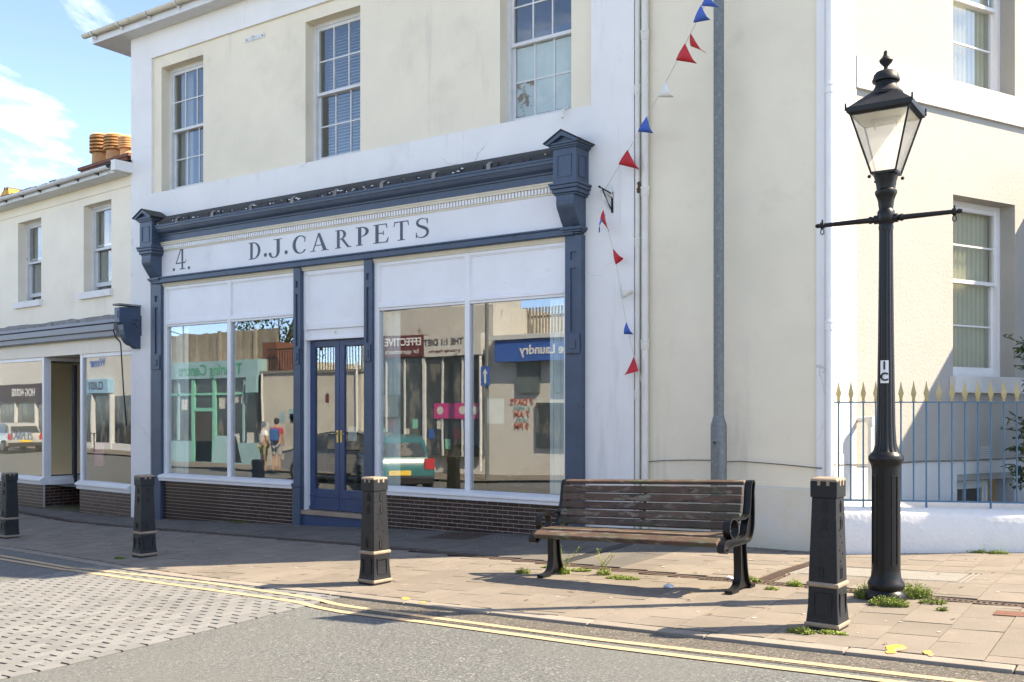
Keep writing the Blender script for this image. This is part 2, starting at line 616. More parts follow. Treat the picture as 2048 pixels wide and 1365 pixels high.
def block_on(fn, x0, x1, y00, y01, y10, y11, zt, zb, jit=0.0):
    """box whose top follows fn; y00/y01 front/back at x0, y10/y11 at x1"""
    m = MB()
    j = [rnd.uniform(-jit, jit) for _ in range(4)]
    pts = [(x0, y00), (x1, y10), (x1, y11), (x0, y01)]
    i = m.p(*[(x, y, fn(x, y) + zb) for x, y in pts], *[(x, y, fn(x, y) + zt + j[k]) for k, (x, y) in enumerate(pts)])
    for f in ((4, 5, 6, 7), (0, 1, 5, 4), (1, 2, 6, 5), (2, 3, 7, 6), (3, 0, 4, 7)):
        m.f.append(tuple(i + k for k in f))
    return m

# kerb stones
x = -19.0
while x < 4:
    x1 = x + .915
    block_on(G, x, x1 - .01, KY(x), KY(x) + .125, KY(x1), KY(x1) + .125, .003, -.13, .002).build('kerb_stone', M_kerb, pave, bevel=.005)
    x = x1

# slabs: zone A between kerb and drain channel, zone B between channel and the shop fronts
TRAY = (-2.88, -1.38, 8.66, 9.42)
GRM = (-7.98, -7.28, 9.74, 10.36)
GRR = (-3.02, -2.86, 8.16, 9.95)
CRS = (-5.27, -5.13, 8.55, 10.40)
HOLES = [TRAY, GRM, GRR, CRS]
gap = .007
col_i = 0
x = -22
slabs = []
SW, SL = .325, .405
while x < 3.2:
    x1 = x + SW
    for zone in (0, 1):
        y0 = max(KY(x), KY(x1)) + .132 if zone == 0 else max(CY(x), CY(x1)) + .07
        y1 = min(CY(x), CY(x1)) - .07 if zone == 0 else (WY + .1 if x1 < -2.9 else 12.0)
        y = y0 - (.0, .24, .12, .31)[col_i % 4] - .001
        while y < y1 - .02:
            a, b = max(y, y0), min(y + SL, y1)
            y += SL
            if b - a < .05:
                continue
            pieces = [(x, x1, a, b)]
            for h in HOLES:
                np_ = []
                for (p0, p1, q0, q1) in pieces:
                    if p1 <= h[0] or p0 >= h[1] or q1 <= h[2] or q0 >= h[3]:
                        np_.append((p0, p1, q0, q1))
                        continue
                    if q0 < h[2]: np_.append((p0, p1, q0, h[2]))
                    if q1 > h[3]: np_.append((p0, p1, h[3], q1))
                    if p0 < h[0]: np_.append((p0, h[0], max(q0, h[2]), min(q1, h[3])))
                    if p1 > h[1]: np_.append((h[1], p1, max(q0, h[2]), min(q1, h[3])))
                pieces = np_
            for (p0, p1, q0, q1) in pieces:
                if p1 - p0 < .04 or q1 - q0 < .04:
                    continue
                cx, cy = (p0 + p1) / 2, (q0 + q1) / 2
                dz_ = cx * FWX + cy * FWY
                px_ = 1024 + FOC * (cx * RTX + cy * RTY) / dz_
                slabs.append((dz_ + (0 if -60 < px_ < 2110 else 100), zone, p0, p1, q0, q1))
    x = x1
    col_i += 1
slabs.sort()
spare = (MB(), MB())
for k, (dz_, zone, p0, p1, q0, q1) in enumerate(slabs):
    bm_ = block_on(G, p0 + gap / 2, p1 - gap / 2, q0 + gap / 2, q1 - gap / 2, q0 + gap / 2, q1 - gap / 2, 0, -.03, .0022)
    if k >= 300:
        k0 = spare[zone].p(*bm_.v)
        spare[zone].f += [tuple(k0 + q for q in f) for f in bm_.f]
    else:
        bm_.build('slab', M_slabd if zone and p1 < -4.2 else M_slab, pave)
M_slab2 = mat('buff_paving_far', (.195, .169, .142), .85, .2, 2.6, .5, 80, fine=.22, fscale=130, stains=(((.14, .118, .096), 1.0, .52, .8),))
M_slabd2 = mat('shade_grey_far', (.125, .115, .102), .85, .22, 2.6, .5, 80, fine=.25, fscale=130, stains=(((.085, .08, .075), 1.1, .5, .78),))  # distant slabs with the same shade-deepening dark base
tag(spare[0].build('far_slab', M_slab2, pave), kind='stuff')
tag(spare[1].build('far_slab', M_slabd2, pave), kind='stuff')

def yfill(xa, xb):
    pass

# drain channel: slotted units (right, sunlit) and a plain dark slot along the rest
m = MB()
cxs = steps(-20, 5, 50)
for a, b in zip(cxs, cxs[1:]):
    m.quad((a, CY(a) - .062, G(a, CY(a)) - .012), (b, CY(b) - .062, G(b, CY(b)) - .012), (b, CY(b) + .062, G(b, CY(b)) - .012), (a, CY(a) + .062, G(a, CY(a)) - .012))
drain = m.build('drain_channel', M_black)
tag(drain, 'slotted drain channel running along the pavement behind the lamp post', 'drain')
x = -3.5
unit = 0
while x < 1.5:
    m = MB()
    x1 = x + .5
    def strip(u0, u1, v0, v1):
        xa, xb = lerp(x, x1 - .006, u0), lerp(x, x1 - .006, u1)
        return ((xa, CY(xa) + v0, G(xa, CY(xa)) - .002), (xb, CY(xb) + v0, G(xb, CY(xb)) - .002), (xb, CY(xb) + v1, G(xb, CY(xb)) - .002), (xa, CY(xa) + v1, G(xa, CY(xa)) - .002))
    for v0, v1 in ((-.058, -.03), (.03, .058)):
        m.quad(*strip(0, 1, v0, v1))
    n = 12
    for k in range(n):
        m.quad(*strip((k + .05) / n, (k + .55) / n, -.03, .03))
    m.build('drain_grating', M_rust, drain)
    x = x1
x = -19.5
while x < -3.6:
    x1 = min(x + 1.0, -3.5)
    m = MB()
    for v0, v1 in ((-.062, -.014), (.014, .062)):
        xa, xb = x + .004, x1 - .004
        m.quad((xa, CY(xa) + v0, G(xa, CY(xa)) - .003), (xb, CY(xb) + v0, G(xb, CY(xb)) - .003), (xb, CY(xb) + v1, G(xb, CY(xb)) - .003), (xa, CY(xa) + v1, G(xa, CY(xa)) - .003))
    m.build('channel_unit', M_rust, drain)
    x = x1

def grate(name, label, rect, n, across):
    x0, x1, y0, y1 = rect
    g = MB()
    g.quad((x0, y0, G(x0, y0) - .014), (x1, y0, G(x1, y0) - .014), (x1, y1, G(x1, y1) - .014), (x0, y1, G(x0, y1) - .014))
    o = g.build(name, M_black)
    tag(o, label, 'drain')
    f = block_on(G, x0 + .003, x1 - .003, y0, y0 + .025, y0, y0 + .025, 0, -.01)
    for r_ in ((x0 + .003, x1 - .003, y1 - .025, y1), (x0 + .003, x0 + .026, y0 + .026, y1 - .026), (x1 - .026, x1 - .003, y0 + .026, y1 - .026)):
        b = block_on(G, r_[0], r_[1], r_[2], r_[3], r_[2], r_[3], 0, -.01)
        k0 = f.p(*b.v)
        f.f += [tuple(k0 + q for q in ff) for ff in b.f]
    f.build('frame', M_rust, o)
    for k in range(n):
        if across:
            ya = lerp(y0 + .03, y1 - .03, (k + .2) / n)
            yb = lerp(y0 + .03, y1 - .03, (k + .8) / n)
            b = block_on(G, x0 + .028, x1 - .028, ya, yb, ya, yb, -.001, -.012)
        else:
            xa = lerp(x0 + .03, x1 - .03, (k + .2) / n)
            xb = lerp(x0 + .03, x1 - .03, (k + .8) / n)
            b = block_on(G, xa, xb, y0 + .028, y1 - .028, y0 + .028, y1 - .028, -.001, -.012)
        b.build('bar', M_rust, o)
    return o

grate('drain_grate', 'square dark iron drain grate in front of the right brick plinth', GRM, 10, False)
grate('drain_grate', 'long brown iron grate strip leading from the cream wall corner past the bench', GRR, 34, True)
m = block_on(G, CRS[0], CRS[1], CRS[2], CRS[3], CRS[2], CRS[3], -.004, -.03)
tag(m.build('drain_strip', M_slate), 'plain dark drain strip crossing the pavement under the bench', 'drain')

# recessed concrete tray cover with double dark borders
x0, x1, y0, y1 = TRAY
b = block_on(G, x0, x1, y0, y1, y0, y1, -.010, -.03)
tray = b.build('inspection_cover', M_rust)
tag(tray, 'long concrete filled inspection cover with iron rims behind the lamp post', 'cover')
block_on(G, x0 + .10, x1 - .10, y0 + .06, y1 - .06, y0 + .06, y1 - .06, -.001, -.02).build('concrete_panel', M_conc, tray)
for a, b_ in ((x0 + .012, x0 + .038), (x0 + .055, x0 + .08), (x1 - .038, x1 - .012), (x1 - .08, x1 - .055)):
    block_on(G, a, b_, y0 + .01, y1 - .01, y0 + .01, y1 - .01, -.001, -.02).build('rim', M_conc, tray)
for a, b_ in ((y0 + .012, y0 + .035), (y1 - .035, y1 - .012)):
    block_on(G, x0 + .1, x1 - .1, a, b_, a, b_, -.001, -.02).build('rim', M_conc, tray)
P = onG(2026, 1228)
b = block_on(G, P[0] - .11, P[0] + .2, P[1] - .10, P[1] + .06, P[1] - .10, P[1] + .06, .006, -.02)
vc = b.build('valve_cover', mat('rusty_cover', (.14, .06, .04), .8, .25, 20, .5, 80))
tag(vc, 'small rusty red valve cover at the right of the pavement', 'cover')

# block paved table in the road
TX0, TX1 = -10.35, -6.05
def tbl(x, y):
    return RZ(x, y)
m = grid(steps(TX0, TX1, 12), lambda x: steps(1.6, KY(x) - .005, 12), lambda x, y: RZ(x, y) + .003, 12)
table = m.build('block_paving', M_joint, smooth=True)
tag(table, 'pale block paved raised table across the road', kind='structure')
cells = []
row = 0
x = TX1
bx0, bl, bw, g2 = TX1, .2, .1, .0095
while x > TX0 + .02:
    xa = x - bw
    y = 2.3 - (.1 if row % 2 else 0)
    if row == 0:
        L_ = .1 if False else .2
    while y < KY(xa) - .01:
        yb = min(y + bl, min(KY(xa), KY(x)) - .006)
        if yb - y > .03:
            cells.append((xa, x, y, yb))
        y += bl
    x = xa
    row += 1
def seen(c_):
    cx, cy = (c_[0] + c_[1]) / 2, (c_[2] + c_[3]) / 2
    z = cx * FWX + cy * FWY
    r_ = cx * RTX + cy * RTY
    px = 1024 + FOC * r_ / z
    py = 823 + FOC * (CAM_H - RZ(cx, cy)) / z
    return (-60 < px < 2100 and py < 1420), z
vis = []
rest = []
for c_ in cells:
    s_, z = seen(c_)
    (vis if s_ else rest).append((z, c_))
vis.sort()
stuff = MB()
for k, (z, c_) in enumerate(vis + rest):
    b = block_on(RZ, c_[0] + .002, c_[1] - .002, c_[2] + g2, c_[3] - g2, c_[2] + g2, c_[3] - g2, .010, -.002, .0025)
    if k < 300:
        b.build('paver', M_block, table)
    else:
        k0 = stuff.p(*b.v)
        stuff.f += [tuple(k0 + q for q in f) for f in b.f]
M_block2 = mat('pale_block_paver_far', (.186, .190, .190), .85, .16, 9, .5, 70, fine=.2, fscale=160, stains=(((.150, .150, .145), 1.2, .55, .85),))
tag(stuff.build('far_paver', M_block2, table), kind='stuff')

# dark strip of asphalt next to the kerb
m = grid(steps(-6.03, -5.5, 8) + steps(-5.5, 8, 24)[1:], lambda x: steps(KY(x) - .36, KY(x) - .004, 3), lambda x, y: RZ(x, y) + .003, 3)
tag(m.build('road_edge_strip', M_asph2, smooth=True), 'darker strip of asphalt along the kerb', kind='structure')

# double yellow lines
def ribbon(pts, w, name, label):
    m = MB()
    P = []
    for a, b in zip(pts, pts[1:]):
        n = max(2, int(math.dist(a, b) / .12))
        for k in range(n):
            P.append((lerp(a[0], b[0], k / n), lerp(a[1], b[1], k / n)))
    P.append(pts[-1])
    prev = None
    for k, q in enumerate(P):
        a, b = P[max(0, k - 1)], P[min(len(P) - 1, k + 1)]
        dx, dy = b[0] - a[0], b[1] - a[1]
        l = math.hypot(dx, dy)
        nx, ny = -dy / l * w / 2, dx / l * w / 2
        e0, e1 = rnd.uniform(.93, 1.07), rnd.uniform(.93, 1.07)
        A = (q[0] + nx * e0, q[1] + ny * e0)
        B = (q[0] - nx * e1, q[1] - ny * e1)
        def hz(x_, y_):
            return RZ(x_, y_) + (.0145 if TX0 - .05 < x_ < TX1 + .05 else .0065)
        i = m.p((*A, hz(*A)), (*B, hz(*B)))
        if prev is not None:
            m.f.append((prev, prev + 1, i + 1, i))
        prev = i
    o = m.build(name, M_yel)
    tag(o, label, kind='structure')
    return o
ribbon([(-40, 9.2), (-20, 7.62), (-12.80, 6.86), (-10.59, 6.50), (-8.05, 6.33), (-6.4, 6.10), (-5.66, 5.97), (-4.13, 5.81), (-3.15, 5.71), (-1.92, 5.65), (8, 5.05)], .066, 'yellow_line', 'yellow no-parking line nearer the kerb')
ribbon([(-40, 8.98), (-20, 7.42), (-12.42, 6.66), (-10.1, 6.33), (-7.75, 6.06), (-6.25, 5.90), (-5.55, 5.77), (-4.45, 5.69), (-3.07, 5.545), (-1.86, 5.475), (8, 4.86)], .066, 'yellow_line', 'yellow no-parking line farther from the kerb')

# sprayed marks on the slabs and kerb
def spray(name, label, blobs):
    m = MB()
    for (px, py, rx, ry) in blobs:
        c_ = onG(px, py)
        ring = []
        for k in range(14):
            a = 2 * math.pi * k / 14
            q = onG(px + rx * math.cos(a) * rnd.uniform(.85, 1.1), py + ry * math.sin(a) * rnd.uniform(.85, 1.1))
            ring.append((q[0], q[1], G(*q) + .0065))
        i = m.p(*ring)
        m.f.append(tuple(range(i, i + 14)))
    o = m.build(name, M_spray)
    tag(o, label, 'paint mark')
spray('paint_mark', 'large orange sprayed mark on the slabs near the right bollard', [(1792, 1298, 21, 7), (1782, 1306, 12, 3.5)])
spray('paint_mark', 'small orange sprayed mark right of the larger one by the kerb', [(1855, 1307, 9, 4), (1862, 1312, 7, 3)])
spray('paint_mark', 'faint orange sprayed mark on the pavement right of the middle bollard', [(811, 1199, 9, 3), (845, 1206, 7, 2.2)])

# chewing gum and pale specks trodden into the slabs
m = MB()
for k in range(260):
    x = rnd.uniform(-16, .5)
    y = rnd.uniform(KY(x) + .15, WY - .1)
    r_ = rnd.uniform(.006, .020)
    ring = [(x + r_ * rnd.uniform(.7, 1.2) * math.cos(a * 1.047), y + r_ * rnd.uniform(.7, 1.2) * math.sin(a * 1.047)) for a in range(6)]
    i = m.p(*[(a, b, G(a, b) + .0035) for a, b in ring])
    m.f.append(tuple(range(i, i + 6)))
tag(m.build('gum_speck', mat('trodden_gum', (.40, .37, .33), .8, .3, 30)), 'pale specks of trodden gum and grit on the pavement slabs', 'gum', kind='stuff')
m = MB()
for k in range(150):
    x = rnd.uniform(-14, .5)
    y = rnd.uniform(KY(x) + .05, WY - .05) if k % 3 else WY - rnd.uniform(.0, .12)
    L_, w = rnd.uniform(.015, .05), rnd.uniform(.006, .014)
    a = rnd.uniform(0, 6.28)
    c_, s_ = math.cos(a), math.sin(a)
    z = G(x, y) + .004
    i = m.p((x - c_ * L_, y - s_ * L_, z), (x - s_ * w, y + c_ * w, z + .006), (x + c_ * L_, y + s_ * L_, z + .002), (x + s_ * w, y - c_ * w, z + .003))
    m.f.append((i, i + 1, i + 2, i + 3))
tag(m.build('leaf_litter', mat('dry_leaf_litter', (.14, .10, .05), .9, .4, 30)), 'dry leaf scraps scattered on the pavement', 'litter', kind='stuff')
# ------------------------------------------------------------------ lettering
def glyph(ch):
    """list of polygons in a unit-height cell, x in 0..w ; returns (w, polys)"""
    P = []
    def rect(a, b, c_, d): P.append([(a, c_), (b, c_), (b, d), (a, d)])
    def ring(cx, cy, ox, oy, ix, iy, a0, a1, dx=0, n=18):
        out = [(cx + ox * math.cos(R(lerp(a0, a1, k / n))), cy + oy * math.sin(R(lerp(a0, a1, k / n)))) for k in range(n + 1)]
        inn = [(cx + dx + ix * math.cos(R(lerp(a0, a1, k / n))), cy + iy * math.sin(R(lerp(a0, a1, k / n)))) for k in range(n + 1)]
        for k in range(n):
            P.append([out[k], out[k + 1], inn[k + 1], inn[k]])
    def poly(*q): P.append(list(q))
    st, th = .16, .06
    if ch == 'D':
        rect(.10, .10 + st, .0, 1); rect(0, .34, 0, .05); rect(0, .34, .95, 1)
        ring(.30, .5, .46, .5, .295, .445, -90, 90); return .76, P
    if ch == 'J':
        rect(.26, .26 + st, .10, 1); rect(.10, .54, .955, 1)
        ring(.13, .10, .265, .30, .13, .235, -180, 0, 0)
        ring(-.07, .10, .075, .075, .0, .0, 0, 360); return .54, P
    if ch == 'C':
        ring(.44, .5, .44, .52, .285, .46, 48, 312, .035); poly((.70, .62), (.745, .62), (.76, .93), (.70, .86)); poly((.66, .16), (.73, .10), (.78, .20), (.74, .22)); return .78, P
    if ch == 'A':
        poly((.12, 0), (.18, 0), (.46, .90), (.42, 1)); poly((.39, 1), (.51, 1), (.86, 0), (.67, 0)); rect(.25, .62, .30, .35)
        rect(0, .29, 0, .04); rect(.57, .95, 0, .04); return .95, P
    if ch in 'RP':
        rect(.10, .10 + st, 0, 1); rect(0, .34, 0, .045); rect(0, .28, .955, 1)
        ring(.28, .735, .34, .265, .185, .215, -90, 90)
        rect(.2, .30, .47, .515)
        if ch == 'R':
            poly((.34, .48), (.48, .50), (.80, .05), (.92, .05), (.92, 0), (.70, 0)); return .92, P
        return .64, P
    if ch == 'E':
        rect(.10, .10 + st, 0, 1); rect(0, .70, 0, .05); rect(0, .66, .95, 1); rect(.2, .50, .49, .54)
        poly((.62, .05), (.70, .05), (.76, .26), (.72, .26)); poly((.60, .95), (.66, .95), (.69, .76), (.65, .76)); rect(.47, .51, .40, .63); return .76, P
    if ch == 'T':
        rect(.36, .36 + st, 0, 1); rect(.22, .64, 0, .045); rect(.02, .84, .945, 1)
        poly((.02, .95), (.08, .95), (.03, .74), (-.01, .74)); poly((.78, .95), (.84, .95), (.87, .74), (.83, .74)); return .86, P
    if ch == 'S':
        pts = []
        n = 30
        for k in range(n + 1):
            t = k / n
            y = .97 - .94 * t
            x = .31 + .235 * math.sin(2 * math.pi * (t * 1.0 + .13) + math.pi * .0) * (-1)
            pts.append((x, y))
        C = [(.56, .74), (.53, .88), (.43, .965), (.31, .985), (.19, .955), (.10, .87), (.09, .755), (.145, .655), (.26, .585), (.40, .515), (.52, .43), (.575, .31), (.56, .17), (.47, .065), (.33, .018), (.20, .03), (.09, .10), (.045, .26)]
        W = [.02, .03, .035, .045, .07, .095, .115, .125, .14, .15, .14, .125, .105, .08, .05, .04, .03, .02]
        # refine
        Q = []
        for k in range(len(C) - 1):
            for j in range(4):
                t = j / 4
                p0, p1, p2, p3 = C[max(k - 1, 0)], C[k], C[k + 1], C[min(k + 2, len(C) - 1)]
                Q.append((*[.5 * ((2 * p1[i]) + (p2[i] - p0[i]) * t + (2 * p0[i] - 5 * p1[i] + 4 * p2[i] - p3[i]) * t * t + (3 * p1[i] - p0[i] - 3 * p2[i] + p3[i]) * t ** 3) for i in (0, 1)], lerp(W[k], W[k + 1], t)))
        Q.append((*C[-1], W[-1]))
        L_, R_ = [], []
        for k, q in enumerate(Q):
            a, b = Q[max(0, k - 1)], Q[min(len(Q) - 1, k + 1)]
            dx, dy = b[0] - a[0], b[1] - a[1]
            l = math.hypot(dx, dy)
            L_.append((q[0] - dy / l * q[2] / 2, q[1] + dx / l * q[2] / 2))
            R_.append((q[0] + dy / l * q[2] / 2, q[1] - dx / l * q[2] / 2))
        for k in range(len(Q) - 1):
            poly(L_[k], L_[k + 1], R_[k + 1], R_[k])
        poly((.54, .70), (.58, .70), (.575, 1.0), (.54, .95)); poly((.03, .30), (.065, .30), (.07, .05), (.03, .0))
        return .62, P
    if ch == '4':
        rect(.42, .54, 0, 1); rect(.28, .68, 0, .04); poly((.42, 1), (.50, 1), (.10, .30), (.02, .27)); rect(.02, .66, .25, .30); poly((.62, .25), (.68, .25), (.76, .40), (.73, .40)); return .76, P
    if ch == '.':
        ring(.09, .07, .085, .085, 0, 0, 0, 360); return .18, P
    return .5, P

def letter(parent, ch, x0, x1, z0, z1, y):
    w, polys = glyph(ch)
    m = MB()
    sx = (x1 - x0) / w
    for k, q in enumerate(polys):
        yy = y - .0025 - .00004 * k
        i = m.p(*[(x0 + a * sx, yy, z0 + b * (z1 - z0)) for a, b in q])
        m.f.append(tuple(range(i, i + len(q))))
    return m.build('letter', M_letter, parent, recalc=False)

def text_mesh(s, size, align='CENTER', extrude=.003, bold=0.0, sx=1.0):
    cu = bpy.data.curves.new('txt', 'FONT')
    cu.body = s
    cu.size = size
    cu.align_x = align
    cu.align_y = 'CENTER'
    cu.extrude = extrude
    cu.offset = bold
    o = bpy.data.objects.new('txt', cu)
    COL.objects.link(o)
    bpy.context.view_layer.update()
    dg = bpy.context.evaluated_depsgraph_get()
    me = bpy.data.meshes.new_from_object(o.evaluated_get(dg))
    bpy.data.objects.remove(o)
    if sx != 1.0:
        for v in me.vertices:
            v.co.x *= sx
    return me

def text(parent, s, size, mt, loc, rot=(R(90), 0, 0), bold=0.0, name='lettering', sx=1.0):
    return link(name, text_mesh(s, size, bold=bold, sx=sx), mt, parent, loc, rot)

# ------------------------------------------------------------------ the carpet shop building (corner block)
Zr = lambda z, Y: CAM_H + (z - CAM_H) * Y / 10.42
CX0 = fx(262)              # left edge of the white front
CXC = fx(1648)             # street corner
bld = thing('carpet_shop_building', 'two storey cream and white corner building with a navy blue carpet shop front', 'building', (CX0, WY, -.4), local=False)
PZ0, PZ1 = 5.222, 7.573
PXa, PXb = fx(303), fx(1182)
SFx0, SFx1 = fx(301), fx(1166)
WPR = fx(1268)             # right edge of the white pilaster
EZ = 8.012
m = MB()
m.sheet(CX0, WPR, -1.2, EZ + .3, WY, [(PXa, PXb, PZ0, PZ1, .04), (SFx0, SFx1, -1.2, 4.72, .30)])
m.quad((WPR, WY, -1.2), (WPR, WY, EZ + .3), (WPR, WY + .07, EZ + .3), (WPR, WY + .07, -1.2))
m.quad((CX0, WY, -1.2), (CX0, WY, EZ + .3), (CX0, 20, EZ + .3), (CX0, 20, -1.2))
m.build('front_wall', M_white, bld)
PY = WY + .04
wins = []
for (a, b) in ((323, 406.5), (611, 720.5), (1000, 1142.6)):
    xa, xb = fx(a, PY), fx(b, PY)
    wins.append((xa, xb, PZ0, Zr(7.36, PY) + .07))
WZ1 = CAM_H + (7.355 - CAM_H) * PY / WY
wins = [(a, b, c_, WZ1) for a, b, c_, d in wins]
m = MB()
m.sheet(PXa, PXb, PZ0, PZ1, PY, wins, .30)
m.build('recessed_panel', M_cream, bld)
m = MB()
CWY = WY + .06
QX = fx(1634, CWY)
m.sheet(WPR, CXC + .02, -1.2, EZ + .3, CWY)
m.build('cream_wall', M_cream, bld)
m = MB()
m.prism_z([(QX, CWY), (QX, CWY - .022), (CXC + .01, CWY - .022), (CXC + .01, CWY)], -.06, EZ)
m.build('white_quoin', M_white, bld)
# slightly proud rough render at the foot of the cream wall
m = MB()
m.prism_x([(CWY + .02, -.6), (CWY - .028, -.6), (CWY - .028, .60), (CWY + .02, .63)], WPR + .16, QX - .01)
m.build('plinth_render', mat('pale_plinth_render', (.62, .575, .47), .85, .06, 2, .5, 36, stains=(((.40, .38, .32), 1.1, .55, .9), ((.62, .62, .60), 2.2, .5, .8))), bld)

def sash(root, x0, x1, z0, z1, yf, zm, cols, rows, pane_up, pane_lo, frame_m=None, mp=None, fw_=.055, odd=None, open_lo=0.0):
    frame_m = frame_m or M_oldwhite
    m = MB(mp)
    m.box(x0, x0 + fw_, yf, yf + .11, z0, z1).box(x1 - fw_, x1, yf, yf + .11, z0, z1)
    m.box(x0 + fw_, x1 - fw_, yf + .002, yf + .11, z1 - fw_, z1).box(x0 + fw_, x1 - fw_, yf - .02, yf + .11, z0, z0 + .05)
    win = m.build('window', frame_m, root)
    xa, xb = x0 + fw_, x1 - fw_
    for which in ('upper', 'lower'):
        if which == 'upper':
            za, zb, y = zm - .02, z1 - fw_, yf + .018
        else:
            za, zb, y = z0 + .05 + open_lo, zm + .02 + open_lo, yf + .060
        s = MB(mp)
        t = .042
        s.box(xa, xa + t, y, y + .038, za, zb).box(xb - t, xb, y, y + .038, za, zb)
        s.box(xa + t, xb - t, y + .001, y + .037, zb - (.05 if which == 'upper' else .042), zb)
        s.box(xa + t, xb - t, y - .006 if which == 'upper' else y + .001, y + .037, za, za + (.045 if which == 'upper' else .075))
        ga, gb = xa + t, xb - t
        gz0 = za + (.045 if which == 'upper' else .075)
        gz1 = zb - (.05 if which == 'upper' else .042)
        for k in range(1, cols):
            xx = lerp(ga, gb, k / cols)
            s.box(xx - .010, xx + .010, y + .004, y + .034, gz0, gz1)
        for k in range(1, rows):
            zz = lerp(gz0, gz1, k / rows)
            s.box(ga, gb, y + .0055, y + .0325, zz - .010, zz + .010)
        s.build(which + '_sash', frame_m, win)
        for i in range(cols):
            for j in range(rows):
                q = MB(mp)
                q.box(lerp(ga, gb, i / cols) + .0101, lerp(ga, gb, (i + 1) / cols) - .0101, y + .016, y + .020, lerp(gz0, gz1, j / rows) + .0101, lerp(gz0, gz1, (j + 1) / rows) - .0101)
                pm = pane_up if which == 'upper' else pane_lo
                if odd and which == 'lower' and (i, j) in odd:
                    pm = odd[(i, j)]
                q.build('pane', pm, win)
    return win

YF = PY + .17
zm = CAM_H + (6.234 - CAM_H) * YF / WY - .03
for k, (a, b, c_, d) in enumerate(wins):
    if k < 2:
        sash(bld, a, b, c_, d, YF, zm, 3, 2, M_glassu, M_glassu)
    else:
        sash(bld, a, b, c_, d, YF, zm, 3, 2, M_glassu, M_peel, odd={(0, 0): M_peel2})
# rooms and blinds behind the upper windows
for k, (a, b, c_, d) in enumerate(wins):
    m = MB()
    y0, y1 = YF + .115, YF + 2.6
    m.quad((a - .5, y1, c_ - .2), (b + .5, y1, c_ - .2), (b + .5, y1, d + .3), (a - .5, y1, d + .3))
    m.quad((a - .5, y0, c_ - .2), (a - .5, y1, c_ - .2), (a - .5, y1, d + .3), (a - .5, y0, d + .3))
    m.quad((b + .5, y0, c_ - .2), (b + .5, y1, c_ - .2), (b + .5, y1, d + .3), (b + .5, y0, d + .3))
    m.quad((a - .5, y0, c_ - .2), (b + .5, y0, c_ - .2), (b + .5, y1, c_ - .2), (a - .5, y1, c_ - .2))
    m.quad((a - .5, y0, d + .3), (b + .5, y0, d + .3), (b + .5, y1, d + .3), (a - .5, y1, d + .3))
    m.build('room_lining', M_shopwall, bld)
m = MB()
a, b, c_, d = wins[1]
n = 42
for k in range(n):
    z = lerp(c_ + .08, d - .05, k / n)
    m.quad((a + .1, YF + .20, z), (b - .1, YF + .20, z), (b - .1, YF + .235, z + .032), (a + .1, YF + .235, z + .032))
m.build('venetian_blind', mat('grey_venetian_blind', (.42, .43, .43), .6, .05, 3), bld, recalc=False)
m = MB()
a, b, c_, d = wins[0]
pts = []
for k in range(26):
    pts.append((a + .06 + .34 * k / 25, YF + .19 + .025 * math.sin(k * 1.9)))
for (xa, ya), (xb, yb) in zip(pts, pts[1:]):
    m.quad((xa, ya, c_), (xb, yb, c_), (xb, yb, d), (xa, ya, d))
m.build('curtain', mat('grey_net_curtain', (.42, .41, .38), .9, .08, 3), bld, smooth=True, recalc=False)
m = MB()
for k in range(16):
    aa = rnd.uniform(0, 6.28)
    rr = rnd.uniform(.0, .085)
    cx, cz = a + .62 + rr * math.cos(aa), c_ + .64 + 1.3 * rr * math.sin(aa)
    m.ball((cx, YF + .14, cz), rnd.uniform(.012, .028), 6, 5)
m.build('window_ornament', mat('purple_ornament', (.07, .04, .15), .6, .3, 20), bld)
a, b, c_, d = wins[2]
m = MB()
m.box(a + .05, b - .05, YF + .45, YF + .5, zm - .1, zm + .32)
m.build('blue_board', mat('blue_board', (.04, .09, .16), .7, .3, 8), bld)
m = MB()
m.tube([(b - .06, WY + .06, PZ0 + .05), (b - .05, WY - .06, PZ0 - .005), (b - .045, WY - .10, PZ0 - .12)], .016, 8)
m.build('overflow_pipe', M_pipe, bld, smooth=True)
# wall plate with hook between the upper windows
m = MB()
hx0, hx1 = fx(487), fx(526)
hz_ = fz(506, 75)
m.box(hx0, hx1, PY - .012, PY + .01, hz_ - .03, hz_ + .03)
m.tube([(lerp(hx0, hx1, .45), PY - .01, hz_ + .03), (lerp(hx0, hx1, .45), PY - .06, hz_ + .01), (lerp(hx0, hx1, .45), PY - .05, hz_ - .06)], .012, 6)
m.build('wall_plate', M_oldwhite, bld)
m = MB()
for q in (.1, .9):
    m.ball((lerp(hx0, hx1, q), PY - .014, hz_), .012, 6, 5)
m.build('bolt', M_rust, bld)

# eaves: soffit, fascia board, gutter, roof
OVF, OVS = .27, .74
ex0, ex1 = CX0 - OVS, CXC + .55
ey0 = WY - OVF
m = MB()
m.prism_x([(WY + .35, EZ), (ey0, EZ), (ey0, EZ + .17), (ey0 + .03, EZ + .17), (ey0 + .03, EZ + .02), (WY + .35, EZ + .02)], ex0, ex1)
m.box(ex0, ex0 + .03, ey0 + .031, 20, EZ - .001, EZ + .168)
m.quad((ex0 + .03, WY + .36, EZ + .001), (CX0, WY + .36, EZ + .001), (CX0, 20, EZ + .001), (ex0 + .03, 20, EZ + .001))
m.build('soffit', M_oldwhite, bld)
m = MB()
gy, gz = ey0 - .062, EZ + .165
prof = [(gy + .06 * math.cos(R(a)), gz + .06 * math.sin(R(a))) for a in range(180, 361, 20)]
inner = [(gy + .052 * math.cos(R(a)), gz + .052 * math.sin(R(a)) + .004) for a in range(360, 179, -20)]
m.prism_x(prof + inner, ex0 - .16, ex1)
